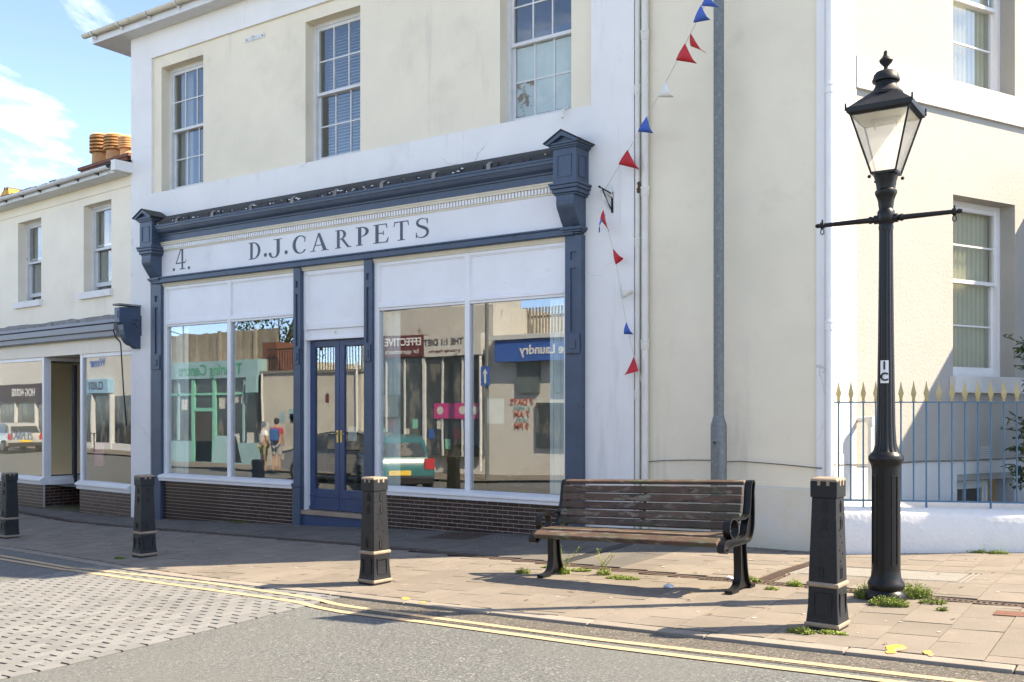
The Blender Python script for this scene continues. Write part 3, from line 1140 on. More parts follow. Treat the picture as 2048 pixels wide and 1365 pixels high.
gut = m.build('gutter', mat('mossy_cream_gutter', (.60, .56, .47), .7, .1, 3, .3, 40, stains=(((.30, .29, .2), 5, .55, .72), ((.12, .11, .08), 12, .62, .7))), bld, smooth=True)
x = ex0 + .12
while x < ex1:
    m = MB()
    m.prism_x([(gy + .068 * math.cos(R(a)), gz + .068 * math.sin(R(a))) for a in range(180, 361, 20)] + [(ey0 + .001, gz), (ey0 + .001, gz - .13)], x - .02, x + .02)
    m.build('gutter_bracket', M_oldwhite, gut, smooth=True)
    x += .78
m = MB()
rz0 = EZ + .19
ridge = 20
m.quad((ex0 - .02, ey0 - .03, rz0), (ex1, ey0 - .03, rz0), (ex1 - 3.5, 15, rz0 + 1.95), (ex0 + 4.2, 15, rz0 + 1.95))
m.tri((ex0 - .02, ey0 - .03, rz0), (ex0 + 4.2, 15, rz0 + 1.95), (ex0 - .02, 20, rz0))
m.quad((ex0 - .02, 20, rz0), (ex1, 20, rz0), (ex1 - 3.5, 15, rz0 + 1.95), (ex0 + 4.2, 15, rz0 + 1.95))
m.tri((ex1, ey0 - .03, rz0), (ex1 - 3.5, 15, rz0 + 1.95), (ex1, 20, rz0))
m.quad((ex0 - .02, ey0 - .03, rz0 - .02), (ex1, ey0 - .03, rz0 - .02), (ex1, 20, rz0 - .02), (ex0 - .02, 20, rz0 - .02))
m.build('roof', M_rooft, bld)

m = MB()
m.quad((CX0, 20, -1.2), (-1.2, 20, -1.2), (-1.2, 20, EZ + .3), (CX0, 20, EZ + .3))
m.quad((-1.2, 14.3, -1.2), (-1.2, 20, -1.2), (-1.2, 20, EZ + .3), (-1.2, 14.3, EZ + .3))
m.build('back_wall', M_cream, bld)
# ---- shop front
FY, RY, PLY, FRY, GY, BY, SY = 10.42, 10.36, 10.40, 10.455, 10.50, 10.445, 10.345
zR0, zR1 = Zr(3.636, RY), Zr(3.742, RY)
xL = fx(303, PLY)
xR = fx(1163, PLY)
cL = (fx(303.5, PLY), fx(321.5, PLY))
cR = (fx(1130, PLY), fx(1162.5, PLY))
pA = (fx(586.7, PLY), fx(600.2, PLY))
pB = (fx(727.6, PLY), fx(743.4, PLY))
# fascia board
m = MB()
m.box(cL[1] - .05, cR[0] + .05, FY, FY + .06, zR1 - .02, Zr(4.19, FY))
fas = m.build('fascia_board', mat('white_fascia_paint', (.71, .70, .70), .5, .04, 1.5, .08, 30, stains=(((.52, .52, .52), 1.2, .6, .9),)), bld)
# lower rail
m = MB()
m.prism_x([(RY + .10, zR0), (RY + .012, zR0), (RY, zR0 + .012), (RY, zR1 - .03), (RY - .018, zR1 - .018), (RY - .018, zR1), (RY + .05, zR1 + .012), (RY + .10, zR1 + .012)], cL[0] + .1, cR[1] - .1)
m.build('fascia_rail', M_blue, bld)
# ivory cove, dentils
m = MB()
m.prism_x([(FY + .05, Zr(4.165, FY)), (FY - .012, Zr(4.165, FY)), (FY - .016, Zr(4.18, FY)), (FY - .008, Zr(4.185, FY)), (FY - .008, Zr(4.262, FY)), (FY - .04, Zr(4.262, FY)), (FY - .05, Zr(4.29, FY)), (FY - .062, Zr(4.315, FY)), (FY + .05, Zr(4.315, FY))], cL[1] - .04, cR[0] + .04)
m.build('ivory_moulding', M_ivory, bld)
m = MB()
x = cL[1] - .02
while x < cR[0]:
    m.box(x, x + .028, FY - .030, FY - .0085, Zr(4.192, FY), Zr(4.258, FY))
    x += .050
tag(m.build('dentil_course', M_gloss, bld), kind='stuff')
# cornice
m = MB()
cz0 = Zr(4.306, FY - .05)
cp = [(WY + .02, cz0), (FY - .052, cz0), (FY - .055, Zr(4.425, FY - .05)), (FY - .075, Zr(4.435, FY - .07)), (FY - .078, Zr(4.455, FY - .07)), (FY - .10, Zr(4.475, FY - .1)), (FY - .135, Zr(4.505, FY - .13)), (FY - .15, Zr(4.545, FY - .15)), (FY - .152, Zr(4.56, FY - .15)), (FY - .175, Zr(4.565, FY - .17)), (FY - .178, Zr(4.605, FY - .18)), (FY - .19, Zr(4.612, FY - .19)), (FY - .19, Zr(4.638, FY - .19)), (WY + .02, Zr(4.638, FY - .19) + .05)]
m.prism_x(cp, cL[1] - .04, cR[0] + .04)
m.build('cornice', M_blue, bld)
# blackened gutter and flashing on top of the cornice
m = MB()
ct = Zr(4.638, FY - .19)
m.prism_x([(FY - .165, ct - .004), (FY - .165, ct + .06), (FY - .12, ct + .10), (WY - .02, ct + .20), (WY + .01, ct + .20), (WY + .01, ct - .004)], cL[1] - .02, cR[0] + .02)
cap = m.build('cornice_flashing', M_slate, bld)
m = MB()
x = cL[1]
while x < cR[0] - .1:
    l = rnd.uniform(.05, .24)
    h = rnd.uniform(.02, .085)
    y = FY - .186 + rnd.uniform(-.006, .012)
    m.loft([[(x, y, ct + .004), (x, y + .06, ct + .004), (x, y + .05, ct + h), (x, y + .01, ct + h * rnd.uniform(.5, 1))], [(x + l, y, ct + .004), (x + l, y + .06, ct + .004), (x + l, y + .05, ct + h * rnd.uniform(.6, 1)), (x + l, y + .01, ct + h)]])
    x += l * rnd.uniform(.6, 1.2)
tag(m.build('roof_debris', M_slate, bld), kind='stuff')
m = MB()
for k in range(46):
    x = rnd.uniform(cL[1], cR[0] - .2)
    l = rnd.uniform(.012, .07)
    z_ = ct + rnd.uniform(.004, .055)
    h_ = rnd.uniform(.006, .018)
    m.prism_y([(x, z_), (x + l, z_ + rnd.uniform(-.004, .004)), (x + l * .8, z_ + h_), (x + l * .3, z_ + h_ * 1.2)], FY - .178 - rnd.uniform(0, .01), FY - .160)
tag(m.build('peeling_paint', M_oldwhite, bld), kind='stuff')
for (px, py) in ((353, 443), (424, 431), (501, 416), (584, 402), (670, 388), (763, 369), (867, 351), (977, 330)):
    x = fx(px, FY - .19)
    m = MB()
    m.prism_x([(FY - .196, ct - .02), (FY - .196, ct + .05), (FY - .15, ct + .09), (FY - .10, ct + .10), (FY - .10, ct + .09), (FY - .15, ct + .075), (FY - .188, ct + .045), (FY - .188, ct - .02)], x - .03, x + .03)
    m.build('gutter_clip', M_lead, bld)

# consoles with little pediment roofs
def console(x0, x1):
    xc = (x0 + x1) / 2
    y0 = 10.19
    bw = .165                                   # half width of the box
    zb0, zb1 = fz(1142, 366, y0), fz(1142, 294, y0)
    m = MB()
    m.box(xc - bw, xc + bw, y0, WY + .02, zb0, zb1)
    con = m.build('console', M_blue, bld, bevel=.006)
    # recessed look panels: raised thin frames on front and right side
    for (a, b, side) in ((xc - bw + .075, xc + bw - .075, 0), (y0 + .075, WY - .075, 1)):
        m = MB()
        za, zc = zb0 + .10, zb1 - .09
        t = .012
        def bxx(u0, u1, v0, v1, d):
            if side == 0:
                m.box(u0, u1, y0 - d, y0 + .002, v0, v1)
            else:
                m.box(xc + bw - .002, xc + bw + d, u0, u1, v0, v1)
        bxx(a, b, zc, zc + t, .010); bxx(a, b, za - t, za, .010); bxx(a - t, a, za - t, zc + t, .009); bxx(b, b + t, za - t, zc + t, .009)
        m.build('panel_moulding', M_blue, con)
    # base mouldings of the box
    m = MB()
    for (e, za, zc) in ((.045, zb0 - .012, zb0 + .018), (.033, zb0 - .055, zb0 - .012), (.012, zb0 - .105, zb0 - .055), (-.010, zb0 - .13, zb0 - .105)):
        m.box(xc - bw - e, xc + bw + e, y0 - e, WY + .015, za, zc)
    m.build('box_moulding', M_blue, con, bevel=.008)
    # scroll bracket
    zt = zb0 - .13
    zl = Zr(3.742, y0) + .03
    prof = [(WY + .01, zt), (y0 + .01, zt)]
    for k in range(13):
        t = k / 12
        y = y0 + .01 + (PLY - .04 - y0) * (t ** 1.7 * (1.18 - .18 * t)) - .012 * math.sin(math.pi * min(1, t * 2.2))
        prof.append((y, lerp(zt - .06, zl, t)))
    prof.append((WY + .01, zl))
    m = MB()
    m.prism_x(prof, xc - .125, xc + .125)
    m.build('scroll_bracket', M_blue, con, bevel=.005)
    m = MB()
    for (e, za, zc) in ((.0, zl - .035, zl), (-.02, zl - .06, zl - .035), (-.05, zl - .085, zl - .06), (-.085, zl - .105, zl - .085)):
        m.box(xc - .15 - e, xc + .15 + e, PLY - .075 - e, WY + .01, za, zc)
    m.build('scroll_foot', M_blue, con, bevel=.006)
    # cornice and pediment
    m = MB()
    for (e, za, zc) in ((.015, zb1, zb1 + .02), (.035, zb1 + .02, zb1 + .045), (.055, zb1 + .045, zb1 + .065)):
        m.box(xc - bw - e, xc + bw + e, y0 - e, WY + .012, za, zc)
    m.build('pediment_cornice', M_blue, con)
    e = .075
    z0 = zb1 + .06
    hgt = .135
    m = MB()
    m.prism_y([(xc - bw - e, z0), (xc, z0 + hgt), (xc + bw + e, z0), (xc + bw + e - .02, z0 - .012), (xc + bw + .02, z0 - .012), (xc, z0 + hgt - .055), (xc - bw - .02, z0 - .012), (xc - bw - e + .02, z0 - .012)], y0 - e, WY + .011)
    m.build('pediment', M_blue, con)
    m = MB()
    m.prism_y([(xc - bw, z0 - .005), (xc, z0 + hgt - .06), (xc + bw, z0 - .005)], y0 - .02, y0 + .1)
    m.build('tympanum', M_blue, con)
    m = MB()
    for s_ in (-1, 1):
        m.loft([[(xc + .002 * s_, y0 - e - .012, z0 + hgt + .004), (xc + s_ * (bw + e + .015), y0 - e - .012, z0 + .001), (xc + s_ * (bw + e + .015), WY + .012, z0 + .001), (xc + .002 * s_, WY + .012, z0 + hgt + .004)],
                [(xc + .002 * s_, y0 - e - .012, z0 + hgt + .018), (xc + s_ * (bw + e + .015), y0 - e - .012, z0 + .014), (xc + s_ * (bw + e + .015), WY + .012, z0 + .014), (xc + .002 * s_, WY + .012, z0 + hgt + .018)]])
    m.build('lead_roof', M_slate, con)
    return con
console(*cL)
console(*cR)

# pilasters
def pilaster(x0, x1, zt, wide):
    w = x1 - x0
    zb = G((x0 + x1) / 2, WY) - .03
    zm_ = fz(1145, 690, PLY)
    zbase = .30
    m = MB()
    s0, s1 = (x0 + w * .33, x1 - w * .30)
    holes = [(s0, s1, zt - .30, zt - .20, .02), (s0, s1, zm_ + .16, zt - .40, .02)]
    m.sheet(x0, x1, zb, zt, PLY, holes)
    for h in holes:
        m.quad((h[0], PLY + .02, h[2]), (h[1], PLY + .02, h[2]), (h[1], PLY + .02, h[3]), (h[0], PLY + .02, h[3]))
    m.quad((x0, PLY, zb), (x0, PLY, zt), (x0, WY + .05, zt), (x0, WY + .05, zb))
    m.quad((x1, PLY, zt), (x1, PLY, zb), (x1, WY + .05, zb), (x1, WY + .05, zt))
    p = m.build('pilaster', M_blue, bld)
    m = MB()
    m.box(x0 + .015, x1 - .015, PLY - .022, PLY + .001, zm_ - .11, zm_ + .13)
    m.box(x0 + w * .3, x1 - w * .3, PLY - .034, PLY - .0221, zm_ - .05, zm_ + .06)
    m.build('block', M_blue, p, bevel=.004)
    m = MB()
    m.box(x0 - .018, x1 + .018, PLY - .03, PLY + .06, zbase, zbase + .055)
    m.box(x0 - .010, x1 + .010, PLY - .018, PLY + .05, zb, zbase - .001)
    m.build('base', M_blue, p, bevel=.006)
    return p
pilaster(cL[0], cL[1], zR0, True)
pilaster(pA[0], pA[1], zR0 - .0, False)
pilaster(pB[0], pB[1], zR0 - .0, False)
pilaster(cR[0], cR[1], zR0, True)

# display windows
def display(x0, x1, mull, glass_top_px, lab):
    """x0..x1 clear opening between pilasters at FRY"""
    zt = zR0
    zg1 = glass_top_px
    zg0 = Zr(.408, GY)
    fw_ = .085
    m = MB()
    # side posts, transom, head
    m.box(x0, x0 + fw_, FRY, GY + .06, zg0 - .02, zt)
    m.box(x1 - .02, x1 + .03, FRY + .003, GY + .06, zg0 - .02, zt)
    m.box(mull - .04, mull + .04, FRY + .001, GY + .06, zg0 - .02, zt)
    for a, b in ((x0 + fw_, mull - .04), (mull + .04, x1 - .02)):
        m.box(a, b, FRY + .012, GY + .06, zg1, zg1 + .035)
        m.box(a, b, FRY - .006, GY + .05, zg1 + .035, zg1 + .060)
        m.box(a, b, FRY + .004, GY + .06, zg1 + .060, zg1 + .095)
        m.box(a, b, FRY + .006, GY + .06, zt - .10, zt - .055)
        m.box(a, b, FRY + .012, FRY + .05, zg0 - .02, zg0)
    fr_ = m.build('shop_window', M_gloss, bld, bevel=.004)
    m = MB()
    m.prism_x([(FRY + .02, zt - .055), (FRY - .010, zt - .055), (FRY - .018, zt - .035), (FRY - .036, zt - .012), (FRY - .036, zt), (FRY + .02, zt)], x0, x1 + .02)
    m.build('head_moulding', M_ivory, fr_)
    for a, b in ((x0 + fw_, mull - .04), (mull + .04, x1 - .02)):
        m = MB()
        m.box(a, b, FRY + .030, FRY + .045, zg1 + .095, zt - .10)
        m.build('transom_panel', M_gloss, fr_)
        m = MB()
        t = .014
        za, zb = zg1 + .095, zt - .10
        m.box(a + .0, a + t, FRY + .017, FRY + .031, za, zb).box(b - t, b, FRY + .017, FRY + .031, za, zb).box(a + t, b - t, FRY + .018, FRY + .031, zb - t, zb).box(a + t, b - t, FRY + .018, FRY + .031, za, za + t)
        m.build('bead', M_gloss, fr_)
        m = MB()
        m.box(a - .005, b + .005, GY, GY + .006, zg0, zg1 + .01)
        m.build('pane', M_glass, fr_)
    # sill
    m = MB()
    s0 = Zr(.264, SY)
    m.prism_x([(GY + .06, s0), (SY + .02, s0), (SY + .018, s0 + .045), (SY, s0 + .05), (SY, s0 + .085), (SY + .035, s0 + .10), (FRY + .02, zg0 + .0), (GY + .06, zg0 + .0)], x0 - .02, x1 + .015)
    m.build('sill', M_gloss, bld, bevel=.004)
    return fr_, zg0, zg1

lx0, lx1 = cL[1] + .001, pA[0] - .031
rx0, rx1 = pB[1] + .001, cR[0] - .031
zgl = fz(450, 646, GY)
display(lx0, lx1, fx(457.5, FRY), zgl, 'l')
zgr = fz(935, 609, GY)
display(rx0, rx1, fx(934, FRY), zgr, 'r')

# brick plinths
bricks = []
bh, bl_ = .0545, .166
for (xa, xb) in ((cL[1], pA[0]), (pB[1], cR[0])):
    m = MB()
    m.box(xa, xb, BY + .006, BY + .1, -.8, Zr(.264, SY) + .01)
    m.build('plinth_bed', M_mortar, bld)
    zt = Zr(.264, BY) + .005
    j = 0
    while zt - j * bh > -.6:
        z1_ = zt - j * bh
        z0_ = z1_ - bh + .006
        x = xa - (bl_ / 2 if j % 2 else 0)
        while x < xb - .01:
            a, b = max(x, xa) + .003, min(x + bl_, xb) - .003
            if b - a > .03 and z1_ > G((a + b) / 2, WY) - .02:
                bricks.append((a, b, z0_, z1_ - .0))
            x += bl_
        j += 1
bricks.sort(key=lambda q: -q[0])
bmesh_cache = {}
rest_b = MB()
for k, (a, b, z0_, z1_) in enumerate(bricks):
    w = round(b - a, 3)
    if k >= 300:
        rest_b.box(a, b, BY, BY + .03, z0_, z1_)
        continue
    if w not in bmesh_cache:
        q = MB()
        q.loft([[(-w / 2, .02, -.0232), (w / 2, .02, -.0232), (w / 2, .02, .0232), (-w / 2, .02, .0232)], [(-w / 2, .002, -.0232), (w / 2, .002, -.0232), (w / 2, .002, .0232), (-w / 2, .002, .0232)], [(-w / 2 + .003, 0, -.0213), (w / 2 - .003, 0, -.0213), (w / 2 - .003, 0, .0213), (-w / 2 + .003, 0, .0213)]])
        bmesh_cache[w] = q.mesh('brick')
    o = link('brick', bmesh_cache[w], M_brick, bld, ((a + b) / 2, BY + rnd.uniform(-.0015, .0015), (z0_ + z1_) / 2))
tag(rest_b.build('brick_remainder', M_brick, bld), kind='stuff')

# doorway
DY = 10.555
dx0 = fx(620, DY)
dxm = fx(679, DY)
dx1 = 2 * dxm - dx0
dzt = fz(650, 680.5, DY)
dzb = fz(640, 1019, DY)
ox0, ox1 = pA[1], pB[0]
gzd = G((ox0 + ox1) / 2, WY)
m = MB()
m.box(ox0, dx0, FRY + .02, DY + .08, gzd - .05, zR0)
m.box(dx1, ox1, FRY + .02, DY + .08, gzd - .05, zR0)
m.box(dx0, dx1, FRY + .045, DY + .08, dzt, dzt + .16)
m.box(dx0 - .03, dx1 + .03, FRY + .005, FRY + .05, dzt - .002, dzt + .025)
m.box(ox0, ox1, FRY + .015, DY + .06, dzt + .1601, dzt + .24)
m.box(ox0, ox1, FRY + .016, DY + .06, zR0 - .12, zR0 - .056)
m.box(ox0, dx0 + .01, FRY + .014, FRY + .05, dzt + .24, zR0 - .12)
m.box(dx1 - .01, ox1, FRY + .014, FRY + .05, dzt + .24, zR0 - .12)
df = m.build('door_frame', M_gloss, bld, bevel=.004)
m = MB()
m.prism_x([(FRY + .02, zR0 - .055), (FRY - .010, zR0 - .055), (FRY - .018, zR0 - .035), (FRY - .036, zR0 - .012), (FRY - .036, zR0), (FRY + .02, zR0)], ox0 + .001, ox1 - .001)
m.build('head_moulding', M_ivory, df)
m = MB()
m.box(ox0, ox1, FRY + .040, FRY + .055, dzt + .2402, zR0 - .12)
m.build('overdoor_panel', M_gloss, df)
m = MB()
a, b, za, zb = dx0 + .01, dx1 - .01, dzt + .24, zR0 - .12
t = .016
m.box(a, a + t, FRY + .026, FRY + .041, za, zb).box(b - t, b, FRY + .026, FRY + .041, za, zb).box(a, b, FRY + .027, FRY + .041, zb - t, zb).box(a, b, FRY + .027, FRY + .041, za, za + t)
m.build('bead', M_gloss, df)
o = text(df, '4', .085, mat('brass_number', (.62, .55, .36), .4, .05, 5), (dxm - .03, FRY + .043, dzt + .095))
for i, (a, b) in enumerate(((dx0 + .004, dxm - .003), (dxm + .003, dx1 - .004))):
    m = MB()
    st = .095
    m.box(a, a + st, DY, DY + .05, dzb, dzt - .004).box(b - st, b, DY, DY + .05, dzb, dzt - .004)
    m.box(a + st, b - st, DY + .001, DY + .049, dzt - .10, dzt - .004)
    m.box(a + st, b - st, DY + .001, DY + .049, dzb, dzb + .20)
    m.box(a + st, b - st, DY - .001, DY + .049, dzb + .2, dzb + .31)
    m.box(a, b, DY - .014, DY - .0015, dzb + .19, dzb + .205)
    m.box(a, b, DY - .022, DY - .0015, dzb, dzb + .045)
    leaf = m.build('door', M_blued, bld, bevel=.003)
    m = MB()
    m.box(a + st - .004, b - st + .004, DY + .022, DY + .027, dzb + .30, dzt - .095)
    m.build('pane', M_glass, leaf)
    hxx = (b - .035) if i == 0 else (a + .035)
    hz2 = fz(680, 872, DY)
    m = MB()
    m.box(hxx - .018, hxx + .018, DY - .006, DY + .001, hz2 - .10, hz2 + .08)
    m.tube([(hxx, DY - .005, hz2 + .035), (hxx, DY - .045, hz2 + .035), (hxx + (-.09 if i == 0 else .09), DY - .045, hz2 + .03)], .009, 8)
    m.build('handle', M_steel, leaf, smooth=True)
m = MB()
m.box(ox0 + .002, ox1 - .002, PLY + .0, DY + .06, dzb - .075, dzb - .012)
m.build('threshold', mat('worn_timber_step', (.30, .22, .16), .75, .2, 6, .3, 50), bld, bevel=.006)
m = MB()
m.box(ox0 + .002, ox1 - .002, PLY + .03, DY + .06, gzd - .1, dzb - .076)
m.build('step_riser', M_blued, bld)

# fascia lettering
zl0, zl1 = fz(500, 520.2, FY), fz(500, 486.2, FY)
for ch, a, b in (('D', 497.6, 521), ('J', 543, 564.4), ('C', 585.3, 611.8), ('A', 620, 657.7), ('R', 670.5, 703), ('P', 712, 738.6), ('E', 746.8, 778), ('T', 787.8, 817.7), ('S', 831, 857.3)):
    lz = zl0 + (.03 if ch == 'J' else 0)
    letter(fas, ch, fx(a, FY), fx(b, FY), lz, zl1, FY)
for px in (531, 572.5):
    x = fx(px, FY)
    letter(fas, '.', x - .037, x + .037, zl0 + .02, zl0 + .02 + .36, FY)
x0_, x1_ = fx(351, FY), fx(373, FY)
z4 = fz(362, 539.5, FY)
letter(fas, '4', x0_, x1_, z4, z4 + .40, FY)
for px in (348, 378):
    x = fx(px, FY)
    letter(fas, '.', x - .033, x + .033, z4 - .01, z4 + .30, FY)

# shop interior
m = MB()
ia, ib, iy, iz0, iz1 = cL[0], cR[1], 15.0, .12, zR0 - .1
m.quad((ia, iy, iz0), (ib, iy, iz0), (ib, iy, iz1), (ia, iy, iz1))
m.quad((ia, GY + .3, iz0), (ia, iy, iz0), (ia, iy, iz1), (ia, GY + .3, iz1))
m.quad((ib, GY + .3, iz0), (ib, iy, iz0), (ib, iy, iz1), (ib, GY + .3, iz1))
m.quad((ia, GY + .07, iz1), (ib, GY + .07, iz1), (ib, iy, iz1), (ia, iy, iz1))
m.build('shop_walls', M_shopwall, bld)
m = MB()
m.quad((ia, GY + .07, iz0), (ib, GY + .07, iz0), (ib, iy, iz0), (ia, iy, iz0))
m.build('shop_floor', M_roomf, bld)
def blind(x0, x1, y, z0, z1, n):
    for k in range(n):
        m = MB()
        a, b = lerp(x0, x1, k / n), lerp(x0, x1, (k + .96) / n)
        m.box(a, b, y + .004 * (k % 2), y + .004 * (k % 2) + .003, z0, z1)
        m.build('blind_slat', M_curtain, bld)
blind(fx(342, GY + .12), fx(377, GY + .12), GY + .12, .30, zgl, 4)
blind(fx(764, GY + .12), fx(801, GY + .12), GY + .12, .30, zgr, 5)
blind(fx(1100, GY + .12), fx(1136, GY + .12), GY + .12, .30, zgr, 5)
# carpets and display stands inside
for (x, y, w, h, ln, mt) in ((fx(905, 11.6), 11.6, .5, .75, 12, (.20, .13, .06)), (fx(1040, 11.4), 11.4, .6, .05, 0, (.10, .09, .08))):
    m = MB()
    if ln:
        prof = [(x - w / 2, iz0)] + [(x + w / 2 * math.cos(R(180 - 18 * k)), h * .6 + iz0 + h * .5 * math.sin(R(18 * k))) for k in range(11)] + [(x + w / 2, iz0)]
        m.prism_y(prof, y, y + .5)
    else:
        m.loft([[(x - w, y + .3, iz0 + .25), (x + w, y, iz0 + .25), (x + w, y + .5, iz0 + .55), (x - w * .4, y + .7, iz0 + .55)], [(x - w, y + .3, iz0 + .27), (x + w, y, iz0 + .27), (x + w, y + .5, iz0 + .57), (x - w * .4, y + .7, iz0 + .57)]])
    m.build('display_stand', mat('display_carpet_%d' % ln, mt, .95, .2, 6, .4, 60), bld)
for k in range(8):
    m = MB()
    y = 12.2
    x = fx(700, y)
    m.tube([(x - .5, y, iz0 + .06 + k * .13), (x + .5, y, iz0 + .06 + k * .13)], .06, 10)
    m.build('carpet_roll', mat('carpet_roll_%d' % k, ((.16, .14, .11), (.09, .10, .11), (.13, .10, .07))[k % 3], .95, .2, 8), bld)
m = MB()
m.box(fx(462, 14.6), fx(640, 14.6), 14.6, 14.66, fz(520, 733, 14.6), fz(520, 730, 14.6))
m.build('ceiling_light', emit_mat('lit_tube', (1, .86, .62), 4.0), bld)
# papers stuck inside the glass
for (px, py, w, h, Y) in ((530, 858, .17, .2, GY + .03), (705, 868, .17, .21, DY + .032), (779, 812, .34, .32, GY + .03), (991, 823, .27, .33, GY + .03), (574, 648, .0, .0, GY)):
    if w:
        m = MB()
        m.box(fx(px, Y) - w / 2, fx(px, Y) + w / 2, Y, Y + .002, fz(px, py, Y) - h / 2, fz(px, py, Y) + h / 2)
        m.build('notice', mat('notice_paper_%d' % px, (.55, .57, .50), .8, .05, 9), bld)
# ------------------------------------------------------------------ sunlit flank of the corner building
DS = Vector((.437, .8995))
NS = Vector((.8995, -.437))
C0 = Vector((CXC, WY + .035))
def mS(u, v, z):
    return (C0.x + DS.x * u - NS.x * v, C0.y + DS.y * u - NS.y * v, z)

def onS(px, py, v=0.0):
    d = ray(px, py)
    o = C0 - NS * v
    s = (o.x * NS.x + o.y * NS.y) / (d[0] * NS.x + d[1] * NS.y)
    P = (d[0] * s, d[1] * s)
    return ((P[0] - C0.x) * DS.x + (P[1] - C0.y) * DS.y, d[2] * s + CAM_H)

u_w0, u_w1 = onS(1906, 389, .03)[0], onS(2030, 410, .03)[0]
zwl1 = onS(1906, 389, .03)[1]
zwl0 = onS(1906, 752, .03)[1]
zwu0 = onS(1906, 160, .03)[1]
zb0, zb1 = onS(1713, 175)[1], onS(1711, 110)[1]
uq = onS(1713, 300)[0]
UEND = 4.2
m = MB(mS)
m.box(0, uq, 0, .05, -.3, EZ)
m.box(uq, UEND, -.012, .05, zb0, zb1)
m.build('flank_trim', M_whiter, bld)
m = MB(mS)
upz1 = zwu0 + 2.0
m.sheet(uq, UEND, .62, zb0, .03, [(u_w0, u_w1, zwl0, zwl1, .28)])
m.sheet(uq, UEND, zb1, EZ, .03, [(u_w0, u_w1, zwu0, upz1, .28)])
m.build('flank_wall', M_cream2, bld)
m = MB(mS)
zc_ = onS(1801, 928)[1]
bwu0, bwz1 = onS(1916, 950, .0)
bwu1 = onS(2030, 944, .0)[0]
m.sheet(0.02, UEND, -1.6, zc_, .012, [(bwu0, bwu1, -.4, bwz1, .25)])
m.quad((uq, .012, zc_), (UEND, .012, zc_), (UEND, .05, zc_), (uq, .05, zc_))
m.build('flank_base', M_whiter, bld)
# flank windows
sash(bld, u_w0, u_w1, zwl0, zwl1, .03 + .20, lerp(zwl0, zwl1, .545), 1, 2, M_glassu, M_glassu, M_gloss, mS, .06)
sash(bld, u_w0, u_w1, zwu0, upz1, .03 + .20, lerp(zwu0, upz1, .56), 1, 2, M_glassu, M_glassu, M_gloss, mS, .06)
sash(bld, bwu0 + .02, bwu1 - .25, -.4, bwz1 - .10, .2, .1, 2, 1, M_glassu, M_glassu, M_gloss, mS, .05)
m = MB(mS)
m.box(u_w0 - .06, u_w1 + .08, -.05, .10, zwl0 - .20, zwl0 - .002)
m.build('window_sill', M_whiter, bld)
def folds(u0, u1, z0, z1, v, mt, n, name):
    m = MB(mS)
    pts = [(lerp(u0, u1, k / (n * 4)), v + .022 * math.sin(k * math.pi / 2 + .4)) for k in range(n * 4 + 1)]
    for (a, b), (c_, d) in zip(pts, pts[1:]):
        m.quad((a, b, z0), (c_, d, z0), (c_, d, z1), (a, b, z1))
    return m.build(name, mt, bld, recalc=False)
folds(u_w0 + .03, u_w1 - .03, zwl0, zwl1, .385, M_curt2, 13, 'window_blind')
folds(u_w0 + .03, u_w1 - .03, zwu0, upz1, .385, M_curt2, 13, 'window_blind')
m = MB(mS)
m.box(u_w0 - .3, u_w1 + .3, .6, .65, -.5, EZ - .2)
m.build('dark_backing', M_room, bld)
m = MB(mS)
va, vb = onS(1961, 905), onS(1984, 905)
m.box(va[0], vb[0], .015, .035, va[1] - .09, va[1] + .09)
vent = m.build('air_vent', M_cream2, bld)
for k in range(7):
    m = MB(mS)
    z = va[1] - .075 + k * .0215
    m.box(va[0] + .015, vb[0] - .015, .008, .0149, z, z + .010)
    m.build('vent_slat', M_oldwhite, vent)
# rear wing that closes the yard (outside the picture, it shades the flank)
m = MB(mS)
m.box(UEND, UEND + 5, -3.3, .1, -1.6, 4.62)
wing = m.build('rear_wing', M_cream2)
tag(wing, 'low cream rear wing closing the yard beside the corner building', 'building')
m = MB(mS)
m.box(-.0, 4.3, -3.8, .0, -1.7, -1.55)
tag(m.build('basement_yard', M_conc), 'sunken concrete yard behind the blue railing', kind='structure')

# ------------------------------------------------------------------ low white wall and blue railing with gold spear heads
A = onG(1691, 1104)
B = onG(2047, 1101)
dl = Vector((B[0] - A[0], B[1] - A[1])).normalized()
nl = Vector((-dl.y, dl.x))          # away from the street
A = Vector(A) - nl * .17
s0, s1 = -.17, 5.5
def mW(s, t, z):
    return (A.x + dl.x * s + nl.x * t, A.y + dl.y * s + nl.y * t, z)
zf = .395
m = MB(mW)
ss = steps(s0, s1, 26)
rings = []
for s_ in ss:
    w1, w2, w3 = rnd.uniform(-.008, .008), rnd.uniform(-.006, .006), rnd.uniform(-.006, .006)
    rings.append([(s_, .02 + w1, -.35), (s_, w2, .1), (s_, .0 + w1, zf - .045), (s_, .012, zf - .012 + w3), (s_, .04, zf + w3), (s_, .25, zf + .05 + w2), (s_, .40, zf + .085), (s_, .47, zf + .085), (s_, .47, -1.5)])
m.loft(rings)
lw = m.build('low_wall', mat('lumpy_white_wall', (.73, .71, .68), .85, .04, 2, .8, 20, stains=(((.45, .45, .44), 1.6, .6, .85), ((.33, .33, .32), 5, .70, .85))), smooth=True)
tag(lw, 'low lumpy white rendered wall beneath the blue railing', 'wall')

